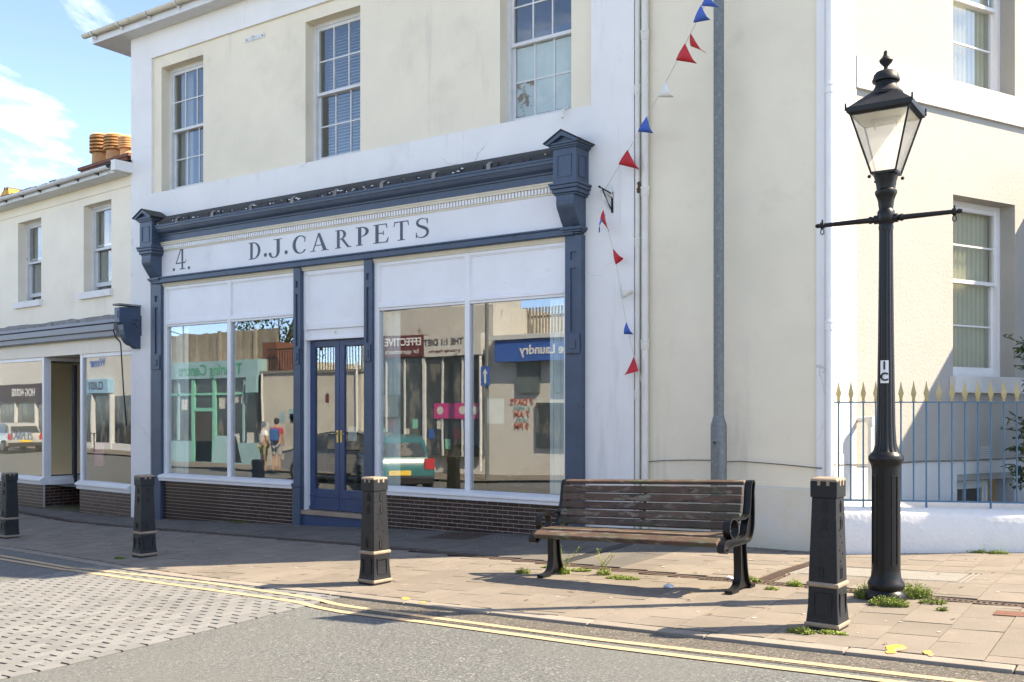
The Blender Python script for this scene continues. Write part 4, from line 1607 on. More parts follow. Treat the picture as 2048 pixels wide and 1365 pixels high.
fence = thing('railing', 'blue iron railing with gold spear heads on the low white wall', 'railing', mW(0, .20, zf + .08), math.atan2(dl.y, dl.x))
zt_, zb_ = 1.545 - zf - .08, .50 - zf - .08
f0 = -.12
m = MB().box(f0, 5.3, -.016, .016, zt_ - .006, zt_ + .006)
m.build('rail', M_bluefence, fence)
m = MB().box(f0 + .02, 5.3, -.018, .018, zb_ - .008, zb_ + .008)
m.build('rail', M_bluefence, fence)
barm = MB().tube([(0, 0, zb_ + .008), (0, 0, zt_ - .0061)], .009, 8).mesh('bar', True)
barm2 = MB().tube([(0, 0, -.12), (0, 0, zb_ - .0081)], .011, 8).mesh('foot', True)
spm = MB()
spm.lathe([(.016, zt_ + .0065), (.019, zt_ + .014), (.012, zt_ + .026), (.018, zt_ + .036), (.012, zt_ + .046)], n=10)
spm.loft([[(-.014, -.008, zt_ + .046), (.014, -.008, zt_ + .046), (.014, .008, zt_ + .046), (-.014, .008, zt_ + .046)],
          [(-.027, -.010, zt_ + .095), (.027, -.010, zt_ + .095), (.027, .010, zt_ + .095), (-.027, .010, zt_ + .095)],
          [(-.012, -.006, zt_ + .16), (.012, -.006, zt_ + .16), (.012, .006, zt_ + .16), (-.012, .006, zt_ + .16)],
          [(-.002, -.002, zt_ + .225), (.002, -.002, zt_ + .225), (.002, .002, zt_ + .225), (-.002, .002, zt_ + .225)]])
spm = spm.mesh('spear_head', False)
sx = None
# first bar at px 1677
p1 = ray(1677, 900)
o_ = A + nl * .20
s_ = (o_.x * nl.x + o_.y * nl.y) / (p1[0] * nl.x + p1[1] * nl.y)
sx = (p1[0] * s_ - o_.x) * dl.x + (p1[1] * s_ - o_.y) * dl.y
p1 = ray(2034, 900)
s_ = (o_.x * nl.x + o_.y * nl.y) / (p1[0] * nl.x + p1[1] * nl.y)
sx2 = (p1[0] * s_ - o_.x) * dl.x + (p1[1] * s_ - o_.y) * dl.y
dsx = (sx2 - sx) / 14
k = 0
while sx + k * dsx < 5.2:
    link('bar', barm, M_bluefence, fence, (sx + k * dsx, 0, 0))
    link('spear_head', spm, M_gold, fence, (sx + k * dsx, 0, 0))
    if k % 5 == 2:
        link('foot', barm2, M_bluefence, fence, (sx + k * dsx, 0, 0))
    k += 1

# stub pipe on the flank behind the railing
m = MB(mS)
ua, za = onS(1741, 840, -.14)
m.tube([(ua, -.14, -.9), (ua, -.14, za - .02), (ua - .005, -.13, za + .01), (ua - .02, -.02, za + .0), (ua - .02, .05, za)], .030, 10)
m.tube([(ua, -.14, za - .06), (ua, -.14, za + .035)], .040, 10)
o = m.build('soil_pipe', M_pipe, smooth=True)
tag(o, 'short cream soil pipe with elbow behind the blue railing', 'pipe')

# ------------------------------------------------------------------ drainpipes on the cream wall and cables
def pipe(name, label, px, Y, r, socks, ztop=9, zbot=-.3, mt=None, mp=None, uv=None):
    X = fx(px, Y) if uv is None else uv[0]
    yy = Y if uv is None else uv[1]
    m = MB(mp)
    m.tube([(X, yy, zbot), (X, yy, ztop)], r, 14)
    o = m.build(name, mt or M_pipe, smooth=True)
    tag(o, label, 'pipe')
    for z in socks:
        m = MB(mp)
        if mp:
            m.tube([(X, yy, z - .05), (X, yy, z - .045), (X, yy, z + .03), (X, yy, z + .035), (X, yy, z + .05)], [r * 1.02, r * 1.18, r * 1.18, r * 1.32, r * 1.3], 14)
        else:
            m.lathe([(r * 1.02, z - .06), (r * 1.18, z - .05), (r * 1.18, z + .03), (r * 1.32, z + .035), (r * 1.32, z + .055), (r * 1.02, z + .056)], X, yy, 14)
        m.build('socket', mt or M_pipe, o, smooth=True)
    return o
py_ = CWY - .05
pipe('drainpipe', 'thin cream drainpipe beside the white pilaster', 1275.5, py_, .034, [fz(1275, y, py_) for y in (180, 486, 790)])
pk = pipe('drainpipe', 'thick cream drainpipe with sockets right of the thin one', 1290, py_ - .012, .043, [fz(1290, y, py_) for y in (72, 384, 690)])
m = MB()
x_, z_ = fx(1275, py_ - .04), fz(1275, 376, py_)
for k in range(16):
    m.ball((x_ + .01 + rnd.uniform(-.02, .025), py_ - .02 + rnd.uniform(-.012, .012), z_ + rnd.uniform(-.055, .055)), rnd.uniform(.012, .024), 6, 4)
o = m.build('rust_patch', mat('rusty_lump', (.10, .055, .03), .9, .4, 20, .6, 60), pk)
u1_, z1_ = onS(1659.5, 500, -.05)
pipe('downpipe', 'white downpipe on the sunlit corner right of the cream wall', 0, 0, .042, [onS(1659, y, -.05)[1] for y in (178, 652, 1100)], ztop=EZ, zbot=.15, mt=M_gloss, mp=mS, uv=(u1_, -.05))

def cable(pts, r, label, name='cable', mt=None):
    P = []
    for a, b in zip(pts, pts[1:]):
        for k in range(6):
            t = k / 6
            P.append(tuple(lerp(a[i], b[i], t) for i in range(3)))
    P.append(pts[-1])
    m = MB().tube(P, r, 6)
    o = m.build(name, mt or mat('grey_cable_' + label[:6], (.16, .145, .12), .8), smooth=True)
    tag(o, label, 'cable')
    return o
cy_ = CWY - .035
cable([(fx(px, cy_), cy_, fz(px, py, cy_)) for px, py in ((1290, 924), (1330, 921.5), (1380, 920.5), (1420, 921), (1455, 924), (1480, 923), (1520, 926), (1570, 930), (1610, 934), (1640, 937))] + [mS(.15, -.02, zc_ + .02)], .007, 'thin cable clipped along the cream wall behind the bench')
cable([mS(.2, .002, zc_ + .015), mS(.9, -.004, zc_ + .005), mS(1.6, .0, zc_ + .02), mS(2.4, -.002, zc_ + .006), mS(3.4, .0, zc_ + .012), mS(4.1, .0, zc_ + .012)], .008, 'cable run along the base of the sunlit flank behind the railing')

# galvanised column with a wide base
Yg = 10.28
xg = fx(1437.5, Yg)
gg = G(xg, Yg)
zs = fz(1437, 833, Yg)
m = MB()
m.lathe([(.0575, zs), (.0575, 9.2)], xg, Yg, 20)
col = thing('street_light_column', 'galvanised steel street light column standing against the cream wall', 'column', (xg, Yg, gg), local=False)
m.build('shaft', M_galv, col, smooth=True)
m = MB()
m.lathe([(.089, gg - .05), (.089, zs - .11), (.086, zs - .09), (.060, zs + .0), (.0585, zs + .01)], xg, Yg, 20)
m.build('base', M_galv, col, smooth=True)
m = MB()
zd = fz(1437, 880, Yg)
m.loft([[(xg - .052, Yg - .0905, zd - .55), (xg + .052, Yg - .0905, zd - .55), (xg + .052, Yg - .0905, zd), (xg - .052, Yg - .0905, zd)], [(xg - .045, Yg - .097, zd - .54), (xg + .045, Yg - .097, zd - .54), (xg + .045, Yg - .097, zd - .01), (xg - .045, Yg - .097, zd - .01)]])
m.build('access_door', M_galv, col)
m = MB().ball((xg - .01, Yg - .10, zd - .03), .016, 8, 6)
m.build('lock', M_slate, col)

# ------------------------------------------------------------------ bollards like little castle towers
def make_bollard():
    t = thing('castle_bollard', 'x', 'bollard', (0, 0, 0), 0, 'castle tower bollards along the kerb')
    body = MB()
    body.square([(.110, .05), (.106, .07), (.099, .16), (.0965, .282)])
    body.build('pedestal', M_iron2, t, bevel=.006)
    b2 = MB()
    b2.square([(.0965, .315), (.090, .55), (.081, .872)])
    sh = b2.build('tower', M_iron2, t, bevel=.006)
    b = MB()
    b.square([(.0885, .872), (.089, .885), (.0895, .978)])
    cr_ = b.build('crown', M_iron2, t, bevel=.004)
    m = MB()
    m.square([(.0885, .9785), (.0885, .992), (.078, 1.0)])
    cp_ = m.build('cap', M_tan, t, bevel=.004)
    m = MB()
    for s_ in (-1, 1):
        for q in (-.030, .030):
            m.box(q - .010, q + .010, s_ * .0882 - .004, s_ * .0882 + .004, .952, .990)
            m.box(s_ * .0882 - .004, s_ * .0882 + .004, q - .010, q + .010, .952, .990)
    tag(m.build('crenel', M_tan, cr_), kind='stuff')
    for (z, h) in ((.300, .108), (.035, .1165)):
        m = MB()
        m.square([(h - .010, z - .018), (h - .001, z - .012), (h, z), (h - .001, z + .010), (h - .012, z + .016)])
        m.build('band', M_tan, t, bevel=.004)
    m = MB()
    m.square([(.105, -.12), (.105, .018)])
    m.build('foot', M_iron2, t)
    # solid black fills for the shade inside arched slits, plus mouldings, every face
    def face(m, fi, u0, u1, w0, w1, hfun, d0, d1):
        h = hfun((w0 + w1) / 2)
        if fi == 0: m.box(u0, u1, -h - d1, -h - d0, w0, w1)
        if fi == 1: m.box(h + d0, h + d1, u0, u1, w0, w1)
        if fi == 2: m.box(u0, u1, h + d0, h + d1, w0, w1)
        if fi == 3: m.box(-h - d1, -h - d0, u0, u1, w0, w1)
    ht = lambda z: lerp(.0965, .081, (z - .315) / .557)
    hp = lambda z: lerp(.105, .0965, (z - .07) / .21)
    sl = MB()
    fr_ = MB()
    for fi in range(4):
        for (zc2, uc, hh, ww) in ((.815, .006, .030, .009), (.705, .006, .032, .009), (.385, -.012, .036, .009)):
            face(sl, fi, uc - ww, uc + ww, zc2 - hh, zc2 + hh * .6, ht, -.006, .0025)
            face(sl, fi, uc - ww * .55, uc + ww * .55, zc2 + hh * .6, zc2 + hh, ht, -.006, .0025)
            face(fr_, fi, uc - ww - .006, uc - ww, zc2 - hh, zc2 + hh * .7, ht, -.006, .006)
            face(fr_, fi, uc + ww, uc + ww + .006, zc2 - hh, zc2 + hh * .7, ht, -.006, .006)
            face(fr_, fi, uc - ww - .008, uc + ww + .008, zc2 - hh - .007, zc2 - hh, ht, -.006, .0075)
            face(fr_, fi, uc - ww * .8, uc + ww * .8, zc2 + hh, zc2 + hh + .006, ht, -.006, .006)
        for (zc2, uc) in ((.62, -.01), (.575, .02), (.50, .03), (.455, -.02), (.66, -.025), (.53, -.03)):
            face(fr_, fi, uc - .012, uc + .012, zc2 - .006, zc2 + .006, ht, -.006, .003)
        pn = [(-.062, .062, .235, .245), (-.062, .062, .095, .105), (-.062, -.052, .105, .235), (.052, .062, .105, .235)]
        for q in pn:
            face(fr_, fi, q[0], q[1], q[2], q[3], lambda z: hp(.17) - .0005, -.006, .0065)
    tag(sl.build('slit_shade', M_black, sh), kind='stuff')
    tag(fr_.build('moulding', M_iron2, sh), kind='stuff')
    return t
bol = make_bollard()
blab = ['charcoal castle bollard with tan bands standing right of the bench by the kerb', 'charcoal castle bollard with tan bands in front of the blue shop doors', 'charcoal castle bollard in front of the white pilaster at the left of the carpet shop', 'charcoal castle bollard at the left edge in front of the neighbouring shop']
for k, (px, py) in enumerate(((1655, 1256), (750, 1167), (289, 1113), (19, 1076))):
    o = bol if k == 0 else copy_tree(bol)
    X, Y = onG(px, py)
    o.location = (X, Y, G(X, Y))
    o.rotation_euler = (R(rnd.uniform(-.6, .6)), R(rnd.uniform(-.6, .6)), R((-3, -6, -8, -6)[k]))
    o['label'] = blab[k]

# ------------------------------------------------------------------ bench
Xb, Yb = -3.885, 7.735
gl_, gr_ = G(-4.86, Yb), G(-2.92, Yb)
bench = thing('bench', 'long weathered timber bench with black iron ends in front of the cream wall', 'bench', (Xb, Yb, (gl_ + gr_) / 2 + .0), 0)
bench.rotation_euler = (0, -math.atan2(gr_ - gl_, 1.94), R(-5.0))
def ribbon_yz(m, pts, xw, th):
    """flat bar following pts in the y-z plane, width xw in x, thickness th"""
    ra, rb = [], []
    for k, q in enumerate(pts):
        a, b = pts[max(0, k - 1)], pts[min(len(pts) - 1, k + 1)]
        dy, dz = b[0] - a[0], b[1] - a[1]
        l = math.hypot(dy, dz) or 1
        n_ = (-dz / l * th / 2, dy / l * th / 2)
        ra.append((q[0] + n_[0], q[1] + n_[1]))
        rb.append((q[0] - n_[0], q[1] - n_[1]))
    rings = [[(xw[0], a[0], a[1]), (xw[1], a[0], a[1]), (xw[1], b[0], b[1]), (xw[0], b[0], b[1])] for a, b in zip(ra, rb)]
    m.loft(rings)
def smooth_pts(P, n=4):
    Q = []
    for k in range(len(P) - 1):
        p0, p1, p2, p3 = P[max(k - 1, 0)], P[k], P[k + 1], P[min(k + 2, len(P) - 1)]
        for j in range(n):
            t = j / n
            Q.append(tuple(.5 * ((2 * p1[i]) + (p2[i] - p0[i]) * t + (2 * p0[i] - 5 * p1[i] + 4 * p2[i] - p3[i]) * t * t + (3 * p1[i] - p0[i] - 3 * p2[i] + p3[i]) * t ** 3) for i in range(len(p1))))
    Q.append(P[-1])
    return Q
front = smooth_pts([(.305, .852), (.298, .880), (.268, .882), (.245, .855), (.228, .79), (.210, .70), (.178, .60), (.135, .52), (.115, .46), (.06, .428), (-.07, .422), (-.18, .430), (-.245, .425), (-.285, .395), (-.292, .35)])
back = smooth_pts([(.305, .852), (.288, .80), (.282, .70), (.275, .60), (.258, .50), (.215, .425), (.14, .388), (-.05, .380), (-.14, .378), (-.205, .362), (-.245, .335), (-.292, .35)])
lf = smooth_pts([(.0, .385), (-.004, .25), (-.008, .16), (-.03, .08), (-.08, .035), (-.19, .018)])
lb = smooth_pts([(.095, .385), (.098, .25), (.104, .16), (.125, .08), (.165, .035), (.235, .018)])
for sx_ in (-1, 1):
    xc = sx_ * .955
    m = MB()
    web = front + list(reversed(back))[1:-1]
    m.prism_x(web, xc - .008, xc + .008)
    m.prism_x(lf + list(reversed(lb)), xc - .008, xc + .008)
    e = m.build('end_frame', M_iron, bench)
    m = MB()
    for P_ in (front, back):
        ribbon_yz(m, P_, (xc - .032, xc + .032), .014)
    m.build('flange', M_iron, e, smooth=True)
    m = MB()
    for P_ in (lf, lb):
        ribbon_yz(m, P_, (xc - .034, xc + .034), .014)
    m.box(xc - .03, xc + .03, -.19, -.06, .0, .022)
    m.box(xc - .03, xc + .03, .15, .235, .0, .022)
    m.build('leg', M_iron, e, smooth=True)
    m = MB()
    ring = [(-.105 + .078 * math.cos(R(a)), .515 + .082 * math.sin(R(a))) for a in range(0, 361, 15)]
    ribbon_yz(m, ring, (xc - .032, xc + .032), .014)
    ribbon_yz(m, smooth_pts([(-.10, .598), (-.02, .592), (.05, .583), (.12, .585), (.185, .615)]), (xc - .030, xc + .030), .014)
    m.prism_x([(-.03, .59), (.18, .60), (.165, .575), (.05, .572), (-.03, .575)], xc - .008, xc + .008)
    m.build('armrest', M_iron, e, smooth=True)
xs0, xs1 = -.925, .925
def slat(y, z, w, th, ang, name):
    m = MB()
    c_, s_ = math.cos(ang), math.sin(ang)
    pr = [(-w / 2, -th / 2), (w / 2, -th / 2), (w / 2, th / 2), (-w / 2, th / 2)]
    m.prism_x([(y + a * c_ - b * s_, z + a * s_ + b * c_) for a, b in pr], xs0, xs1)
    m.build(name, M_wood, bench, bevel=.008)
slat(-.265, .418, .085, .045, R(28), 'seat_slat')
for y in (-.165, -.065, .035):
    slat(y, .452, .088, .032, R(-1), 'seat_slat')
bk = [(.128, .515), (.163, .585), (.190, .658), (.208, .733), (.222, .806)]
for k, (y, z) in enumerate(bk):
    slat(y - .026, z, .068, .030, R((60, 64, 70, 76, 78)[k]), 'back_slat')
slat(.245, .872, .052, .032, R(20), 'back_slat')
m = MB()
ribbon_yz(m, [(.16, .48), (.185, .56), (.212, .66), (.232, .76), (.245, .84)], (-.06, -.03), .010)
ribbon_yz(m, [(.10, .425), (-.25, .425)], (-.06, -.03), .010)
m.build('centre_strap', M_iron, bench)

# ------------------------------------------------------------------ lamp post
Xl, Yl = onG(1772, 1200)
zl_ = -(Xl * FWX + Yl * FWY) if False else (Xl * FWX + Yl * FWY)
lz0 = G(Xl, Yl)
ppm = FOC / zl_
hy = lambda y: (1200 - y) / ppm
lamp = thing('lamp_post', 'black cast iron lamp post with square glass lantern and ladder bar', 'lamp post', (Xl, Yl, lz0))
m = MB()
m.lathe([(.13, -.06), (.14, hy(1202)), (.147, hy(1192)), (.140, hy(1184)), (.120, hy(1179)), (.128, hy(1174)), (.134, hy(1169)), (.126, hy(1163)), (.112, hy(1157)), (.106, hy(1150)), (.104, hy(1140))], n=28)
m.build('base', M_iron, lamp, smooth=True)
m = MB()
m.lathe([(.103, hy(1140)), (.103, hy(940)), (.107, hy(931))], n=32)
sh = m.build('lower_shaft', M_iron, lamp, smooth=True)
m = MB()
for k in range(4):
    a = R(-40 + 90 * k)
    r_ = .103
    c_, s_ = math.cos(a), math.sin(a)
    def pt(u, d, z): return (c_ * (r_ + d) - s_ * u, s_ * (r_ + d) + c_ * u, z)
    z0_, z1_ = hy(1128), hy(950)
    for (u0, u1, za, zb) in ((-.026, -.019, z0_, z1_), (.019, .026, z0_, z1_), (-.019, .019, z0_, z0_ + .010), (-.019, .019, z1_ - .010, z1_)):
        m.loft([[pt(u0, -.004, za), pt(u1, -.004, za), pt(u1, -.004, zb), pt(u0, -.004, zb)], [pt(u0, .0035, za), pt(u1, .0035, za), pt(u1, .0035, zb), pt(u0, .0035, zb)]])
m.build('shaft_moulding', M_iron, sh)
m = MB()
m.lathe([(.107, hy(931)), (.118, hy(925)), (.126, hy(920)), (.126, hy(913)), (.112, hy(908)), (.098, hy(904))], n=28)
m.build('collar', M_iron, lamp, smooth=True)
m = MB()
m.lathe([(.096, hy(905)), (.083, hy(898)), (.073, hy(888)), (.068, hy(870)), (.064, hy(849)), (.055, hy(685)), (.049, hy(520)), (.048, hy(462))], n=48, lobes=12, amp=.10)
usf = m.build('upper_shaft', M_iron, lamp, smooth=True)
m = MB()
m.lathe([(.050, hy(463)), (.054, hy(455)), (.050, hy(449)), (.062, hy(445)), (.064, hy(434)), (.062, hy(424)), (.050, hy(419)), (.054, hy(412)), (.058, hy(402)), (.070, hy(393)), (.079, hy(388)), (.079, hy(383)), (.066, hy(379)), (.070, hy(372)), (.076, hy(362)), (.088, hy(352)), (.090, hy(349))], n=28)
m.build('capital', M_iron, lamp, smooth=True)
# ladder bar (along the street)
zb_ = 2.904 - lz0
m = MB()
for s_ in (-1, 1):
    m.tube([(s_ * .05, 0, zb_), (s_ * .085, 0, zb_), (s_ * .09, 0, zb_), (s_ * .115, 0, zb_), (s_ * .13, 0, zb_), (s_ * .44, 0, zb_), (s_ * .46, 0, zb_), (s_ * .465, 0, zb_), (s_ * .49, 0, zb_), (s_ * .495, 0, zb_), (s_ * .51, 0, zb_), (s_ * .53, 0, zb_)], [.034, .034, .022, .030, .021, .017, .017, .026, .026, .014, .019, .012], 12)
bar = m.build('ladder_bar', M_iron, lamp, smooth=True)
for s_ in (-1, 1):
    m = MB()
    pts = [(s_ * .478, 0, zb_ - .024), (s_ * .478 - .012, 0, zb_ - .04), (s_ * .478 - .012, 0, zb_ - .062), (s_ * .478, 0, zb_ - .072), (s_ * .478 + .012, 0, zb_ - .062), (s_ * .478 + .012, 0, zb_ - .04), (s_ * .478, 0, zb_ - .024)]
    m.tube(pts, .0045, 6)
    m.tube([(s_ * .478, 0, zb_ + .02), (s_ * .478, 0, zb_ + .045)], .007, 6)
    m.build('eyelet', M_iron, bar)
# lantern
z0_, z1_ = 3.245 - lz0, 3.70 - lz0
hb, htp = .0875, .215
def cn(k, h, z):
    sx_, sy_ = ((-1, -1), (1, -1), (1, 1), (-1, 1))[k % 4]
    return (sx_ * h, sy_ * h, z)
m = MB()
m.square([(.070, z0_ - .015), (.092, z0_ - .010), (.094, z0_ + .008), (.080, z0_ + .010)])
lan = m.build('lantern_frame', M_iron, lamp)
for k in range(4):
    m = MB()
    a, b = Vector(cn(k, hb, z0_)), Vector(cn(k, htp, z1_))
    m.tube([a, b], .008, 6)
    m.ball((a.x * 1.12, a.y * 1.12, z0_ - .028), .014, 8, 6)
    m.build('glazing_bar', M_iron, lan)
    m = MB()
    c1, c2 = Vector(cn(k + 1, hb, z0_)), Vector(cn(k + 1, htp, z1_))
    ins = lambda q, r_: tuple(Vector((q.x * r_, q.y * r_, q.z)))
    m.loft([[ins(a, .97), ins(c1, .97), ins(c2, .985), ins(b, .985)], [ins(a, .94), ins(c1, .94), ins(c2, .972), ins(b, .972)]])
    m.build('pane', M_lampglass, lan)
m = MB()
m.square([(.198, z1_ - .03), (.232, z1_ - .012), (.236, z1_ + .025), (.222, z1_ + .03), (.105, z1_ + .135), (.10, z1_ + .14)])
for k in range(4):
    q = cn(k, .236, z1_ + .02)
    m.box(q[0] - .006, q[0] + .006, q[1] - .006, q[1] + .006, z1_ + .0, z1_ + .055)
hood = m.build('lantern_hood', M_iron2, lan)
m = MB()
m.square([(.195, z1_ - .034), (.195, z1_ - .031)])
m.build('reflector', mat('cream_reflector', (.55, .52, .42), .5, .05, 4), lan)
m = MB()
m.box(-.11, .11, -.018, .018, z1_ - .064, z1_ - .037)
for q in (-.08, .08):
    m.tube([(q, 0, z1_ - .037), (q, 0, z1_ - .11)], .006, 6)
m.build('lamp_tray', mat('pale_tray', (.5, .47, .38), .5), lan)
zz = lambda y: 1.45 + (823 - y) * zl_ / FOC - lz0
m = MB()
m.lathe([(.123, zz(193)), (.124, zz(188)), (.108, zz(184)), (.090, zz(178)), (.078, zz(172)), (.074, zz(165)), (.098, zz(164)), (.100, zz(160)), (.094, zz(156)), (.088, zz(150)), (.072, zz(145)), (.045, zz(142)), (.020, zz(140)), (.016, zz(136)), (.018, zz(133)), (.040, zz(127)), (.050, zz(122)), (.048, zz(120)), (.028, zz(115)), (.018, zz(109)), (.016, zz(104)), (.010, zz(102))], n=28)
m.build('vent_finial', M_iron2, lan, smooth=True)
# white number sticker on the shaft
ang = math.atan2(-Yl, -Xl)
m = MB()
r_ = .0660
zA, zB = hy(767), hy(722)
rg = []
for k in range(7):
    a = ang + lerp(-.62, .28, k / 6)
    rg.append((math.cos(a), math.sin(a)))
for (a, b) in zip(rg, rg[1:]):
    m.quad((a[0] * (r_ + .002), a[1] * (r_ + .002), zA), (b[0] * (r_ + .002), b[1] * (r_ + .002), zA), (b[0] * r_, b[1] * r_, zB), (a[0] * r_, a[1] * r_, zB))
st = m.build('number_sticker', mat('white_sticker', (.75, .75, .74), .5, .03, 5), lamp)
mid = ang - .17
for ch, z in (('I', lerp(zA, zB, .76)), ('C', lerp(zA, zB, .26))):
    text(st, ch, .085, M_black, (math.cos(mid) * (r_ + .0055), math.sin(mid) * (r_ + .0055), z), (R(90), 0, mid + R(90)), bold=.002)
# ------------------------------------------------------------------ bunting and wall hook
def P3(px, py, z):
    d = ray(px, py)
    return Vector((d[0] * z, d[1] * z, d[2] * z + CAM_H))
zh = (fx(1205) * FWX + (WY - .1) * FWY)
def pennant(root, a, b, tip, mt, curl=.02):
    """cloth triangle hanging from edge a-b to tip, slightly curled"""
    a, b, tip = Vector(a), Vector(b), Vector(tip)
    n = (b - a).cross(tip - a).normalized()
    m = MB()
    N = 5
    rows = []
    for j in range(N + 1):
        t = j / N
        l, r_ = a.lerp(tip, t), b.lerp(tip, t)
        cnt = N - j + 1
        row = []
        for i in range(cnt):
            s_ = i / (cnt - 1) if cnt > 1 else .5
            q = l.lerp(r_, s_) + n * curl * math.sin(math.pi * (s_ * .8 + t * .7))
            row.append(m.p(tuple(q)))
        rows.append(row)
    for j in range(N):
        for i in range(len(rows[j]) - 1):
            m.f.append((rows[j][i], rows[j][i + 1], rows[j + 1][i if i < len(rows[j + 1]) else -1]))
            if i + 1 < len(rows[j + 1]):
                m.f.append((rows[j][i + 1], rows[j + 1][i + 1], rows[j + 1][i]))
    o = m.build('pennant', mt, root, smooth=True, recalc=False)
    so = o.modifiers.new('thick', 'SOLIDIFY')
    so.thickness = .0015
    return o
hook_p = P3(1206, 386, zh)
b1 = thing('bunting', 'bunting string of red, white and blue pennants rising from the wall hook', 'bunting', tuple(hook_p), local=False)
dep = lambda y: zh - 1.5 * (386 - y) / 386
line = [(1206, 386), (1235, 338), (1272, 275), (1310, 205), (1350, 130), (1385, 60), (1412, 5), (1440, -60)]
m = MB().tube([tuple(P3(x, y, dep(y))) for x, y in line], .005, 5)
m.build('string', M_string, b1)
for (ax, ay, bx, by, tx, ty, mt) in ((1255, 300, 1238, 329, 1279, 340, M_red), (1294, 233, 1277, 264, 1306, 267, M_bunblue), (1332, 163, 1317, 195, 1347, 195, M_bunwhite), (1370, 87, 1353, 121, 1393, 128, M_red), (1381, 66, 1383, 92, 1412, 108, M_red), (1402, 10, 1388, 46, 1420, 40, M_bunblue), (1415, -10, 1404, 12, 1440, 16, M_bunblue)):
    d0 = dep(ay)
    pennant(b1, P3(ax, ay, d0), P3(bx, by, dep(by)), P3(tx, ty, d0 - .05), mt, .02)
TY = WY - .14
def PW(px, py, dy=0.0):
    return Vector((fx(px, TY + dy), TY + dy, fz(px, py, TY + dy)))
b2 = thing('bunting', 'hanging tail of bunting beside the drainpipes with small pennants', 'bunting', tuple(PW(1206, 410)), local=False)
line = [(1206, 412), (1213, 450), (1226, 497), (1235, 540), (1244, 600), (1254, 650), (1266, 705), (1280, 750), (1290, 800)]
m = MB().tube([tuple(PW(x, y)) for x, y in line], .0045, 5)
m.build('string', M_string, b2)
for (ax, ay, bx, by, tx, ty, mt) in ((1207, 420, 1202, 440, 1219, 465, M_red), (1212, 428, 1200, 448, 1197, 466, M_bunblue), (1226, 497, 1233, 530, 1246, 517, M_red), (1242, 567, 1247, 598, 1268, 584, M_bunwhite), (1253, 644, 1249, 669, 1266, 669, M_bunblue), (1268, 712, 1278, 742, 1249, 751, M_red)):
    pennant(b2, PW(ax, ay), PW(bx, by), PW(tx, ty, -.03), mt, .022)
hk = thing('wall_hook', 'black iron wall hook with white pennants tangled on it', 'hook', tuple(P3(1222, 400, zh)), local=False)
m = MB()
wy = WY - .002
hx_, hz_ = fx(1225), fz(1225, 405)
m.box(hx_ - .012, hx_ + .012, wy - .012, wy, hz_ - .13, hz_ + .12)
hp_ = P3(1199, 374, zh)
m.tube([(hx_, wy - .01, hz_ + .10), (hx_ - .02, wy - .10, hz_ + .12), (hp_.x, hp_.y, hp_.z)], .009, 6)
m.tube([(hx_, wy - .01, hz_ - .10), (hx_ - .03, wy - .06, hz_ - .02), (hp_.x + .04, hp_.y, hp_.z - .03)], .008, 6)
m.build('bracket', M_iron, hk)
m = MB().ball(tuple(hp_), .016, 8, 6)
m.build('knob', M_iron, hk)
pennant(hk, P3(1200, 378, zh - .02), P3(1222, 374, zh - .02), P3(1226, 398, zh), M_bunwhite, .03)
pennant(hk, P3(1198, 380, zh - .03), P3(1207, 384, zh - .03), P3(1219, 420, zh - .03), M_bunwhite, .03)

# ------------------------------------------------------------------ neighbouring building on the left
UL = Vector((.9966, -.0822))
VL = Vector((.0822, .9966))
L0 = Vector((fx(258), WY + .03))
def mL(x, y, z):
    return (L0.x + UL.x * x + VL.x * y, L0.y + UL.y * x + VL.y * y, z)
def onL(px, py, off=0.0):
    d = ray(px, py)
    o = L0 + VL * off
    s_ = (o.x * VL.x + o.y * VL.y) / (d[0] * VL.x + d[1] * VL.y)
    return ((d[0] * s_ - L0.x) * UL.x + (d[1] * s_ - L0.y) * UL.y, d[2] * s_ + CAM_H)
nb = thing('neighbour_shop_building', 'lower cream building on the left with two sash windows over a shop', 'building', mL(0, 0, -.6), local=False)
EZL = onL(100, 400, 0)[1]
wz = []
wl = []
for (x0p, x1p, t0, t1, b0, b1_) in ((34, 81, 448, 436, 608, 600), (165.3, 220, 410.5, 396.4, 586, 576.5)):
    xa, xb = onL(x0p, t0)[0], onL(x1p, t1)[0]
    wl.append([xa, xb, (onL(x0p, b0)[1] + onL(x1p, b1_)[1]) / 2, (onL(x0p, t0)[1] + onL(x1p, t1)[1]) / 2])
zlo = sum(w[2] for w in wl) / 2
zhi = sum(w[3] for w in wl) / 2
dxw = wl[1][0] - wl[0][0]
ww = (wl[0][1] - wl[0][0] + wl[1][1] - wl[1][0]) / 2
wl = [(w[0], w[0] + ww, zlo, zhi) for w in wl]
wl = [(wl[0][0] - dxw * (2 - k), wl[0][0] - dxw * (2 - k) + ww, zlo, zhi) for k in range(2)] + wl
zband = (onL(0, 442)[1] + onL(220, 382)[1]) / 2
zsof = (onL(0, 424.5)[1] + onL(164, 380)[1]) / 2
zfas = (onL(0, 663.7)[1] + onL(228, 634)[1]) / 2
XLm = -16.0
m = MB(mL)
m.sheet(XLm, 0.02, zfas, zband, .02, wl, .30)
m.build('front_wall', M_creamL, nb)
m = MB(mL)
m.box(XLm, .02, 0, .1, zband, zsof + .05)
m.build('eaves_band', M_creamL, nb)
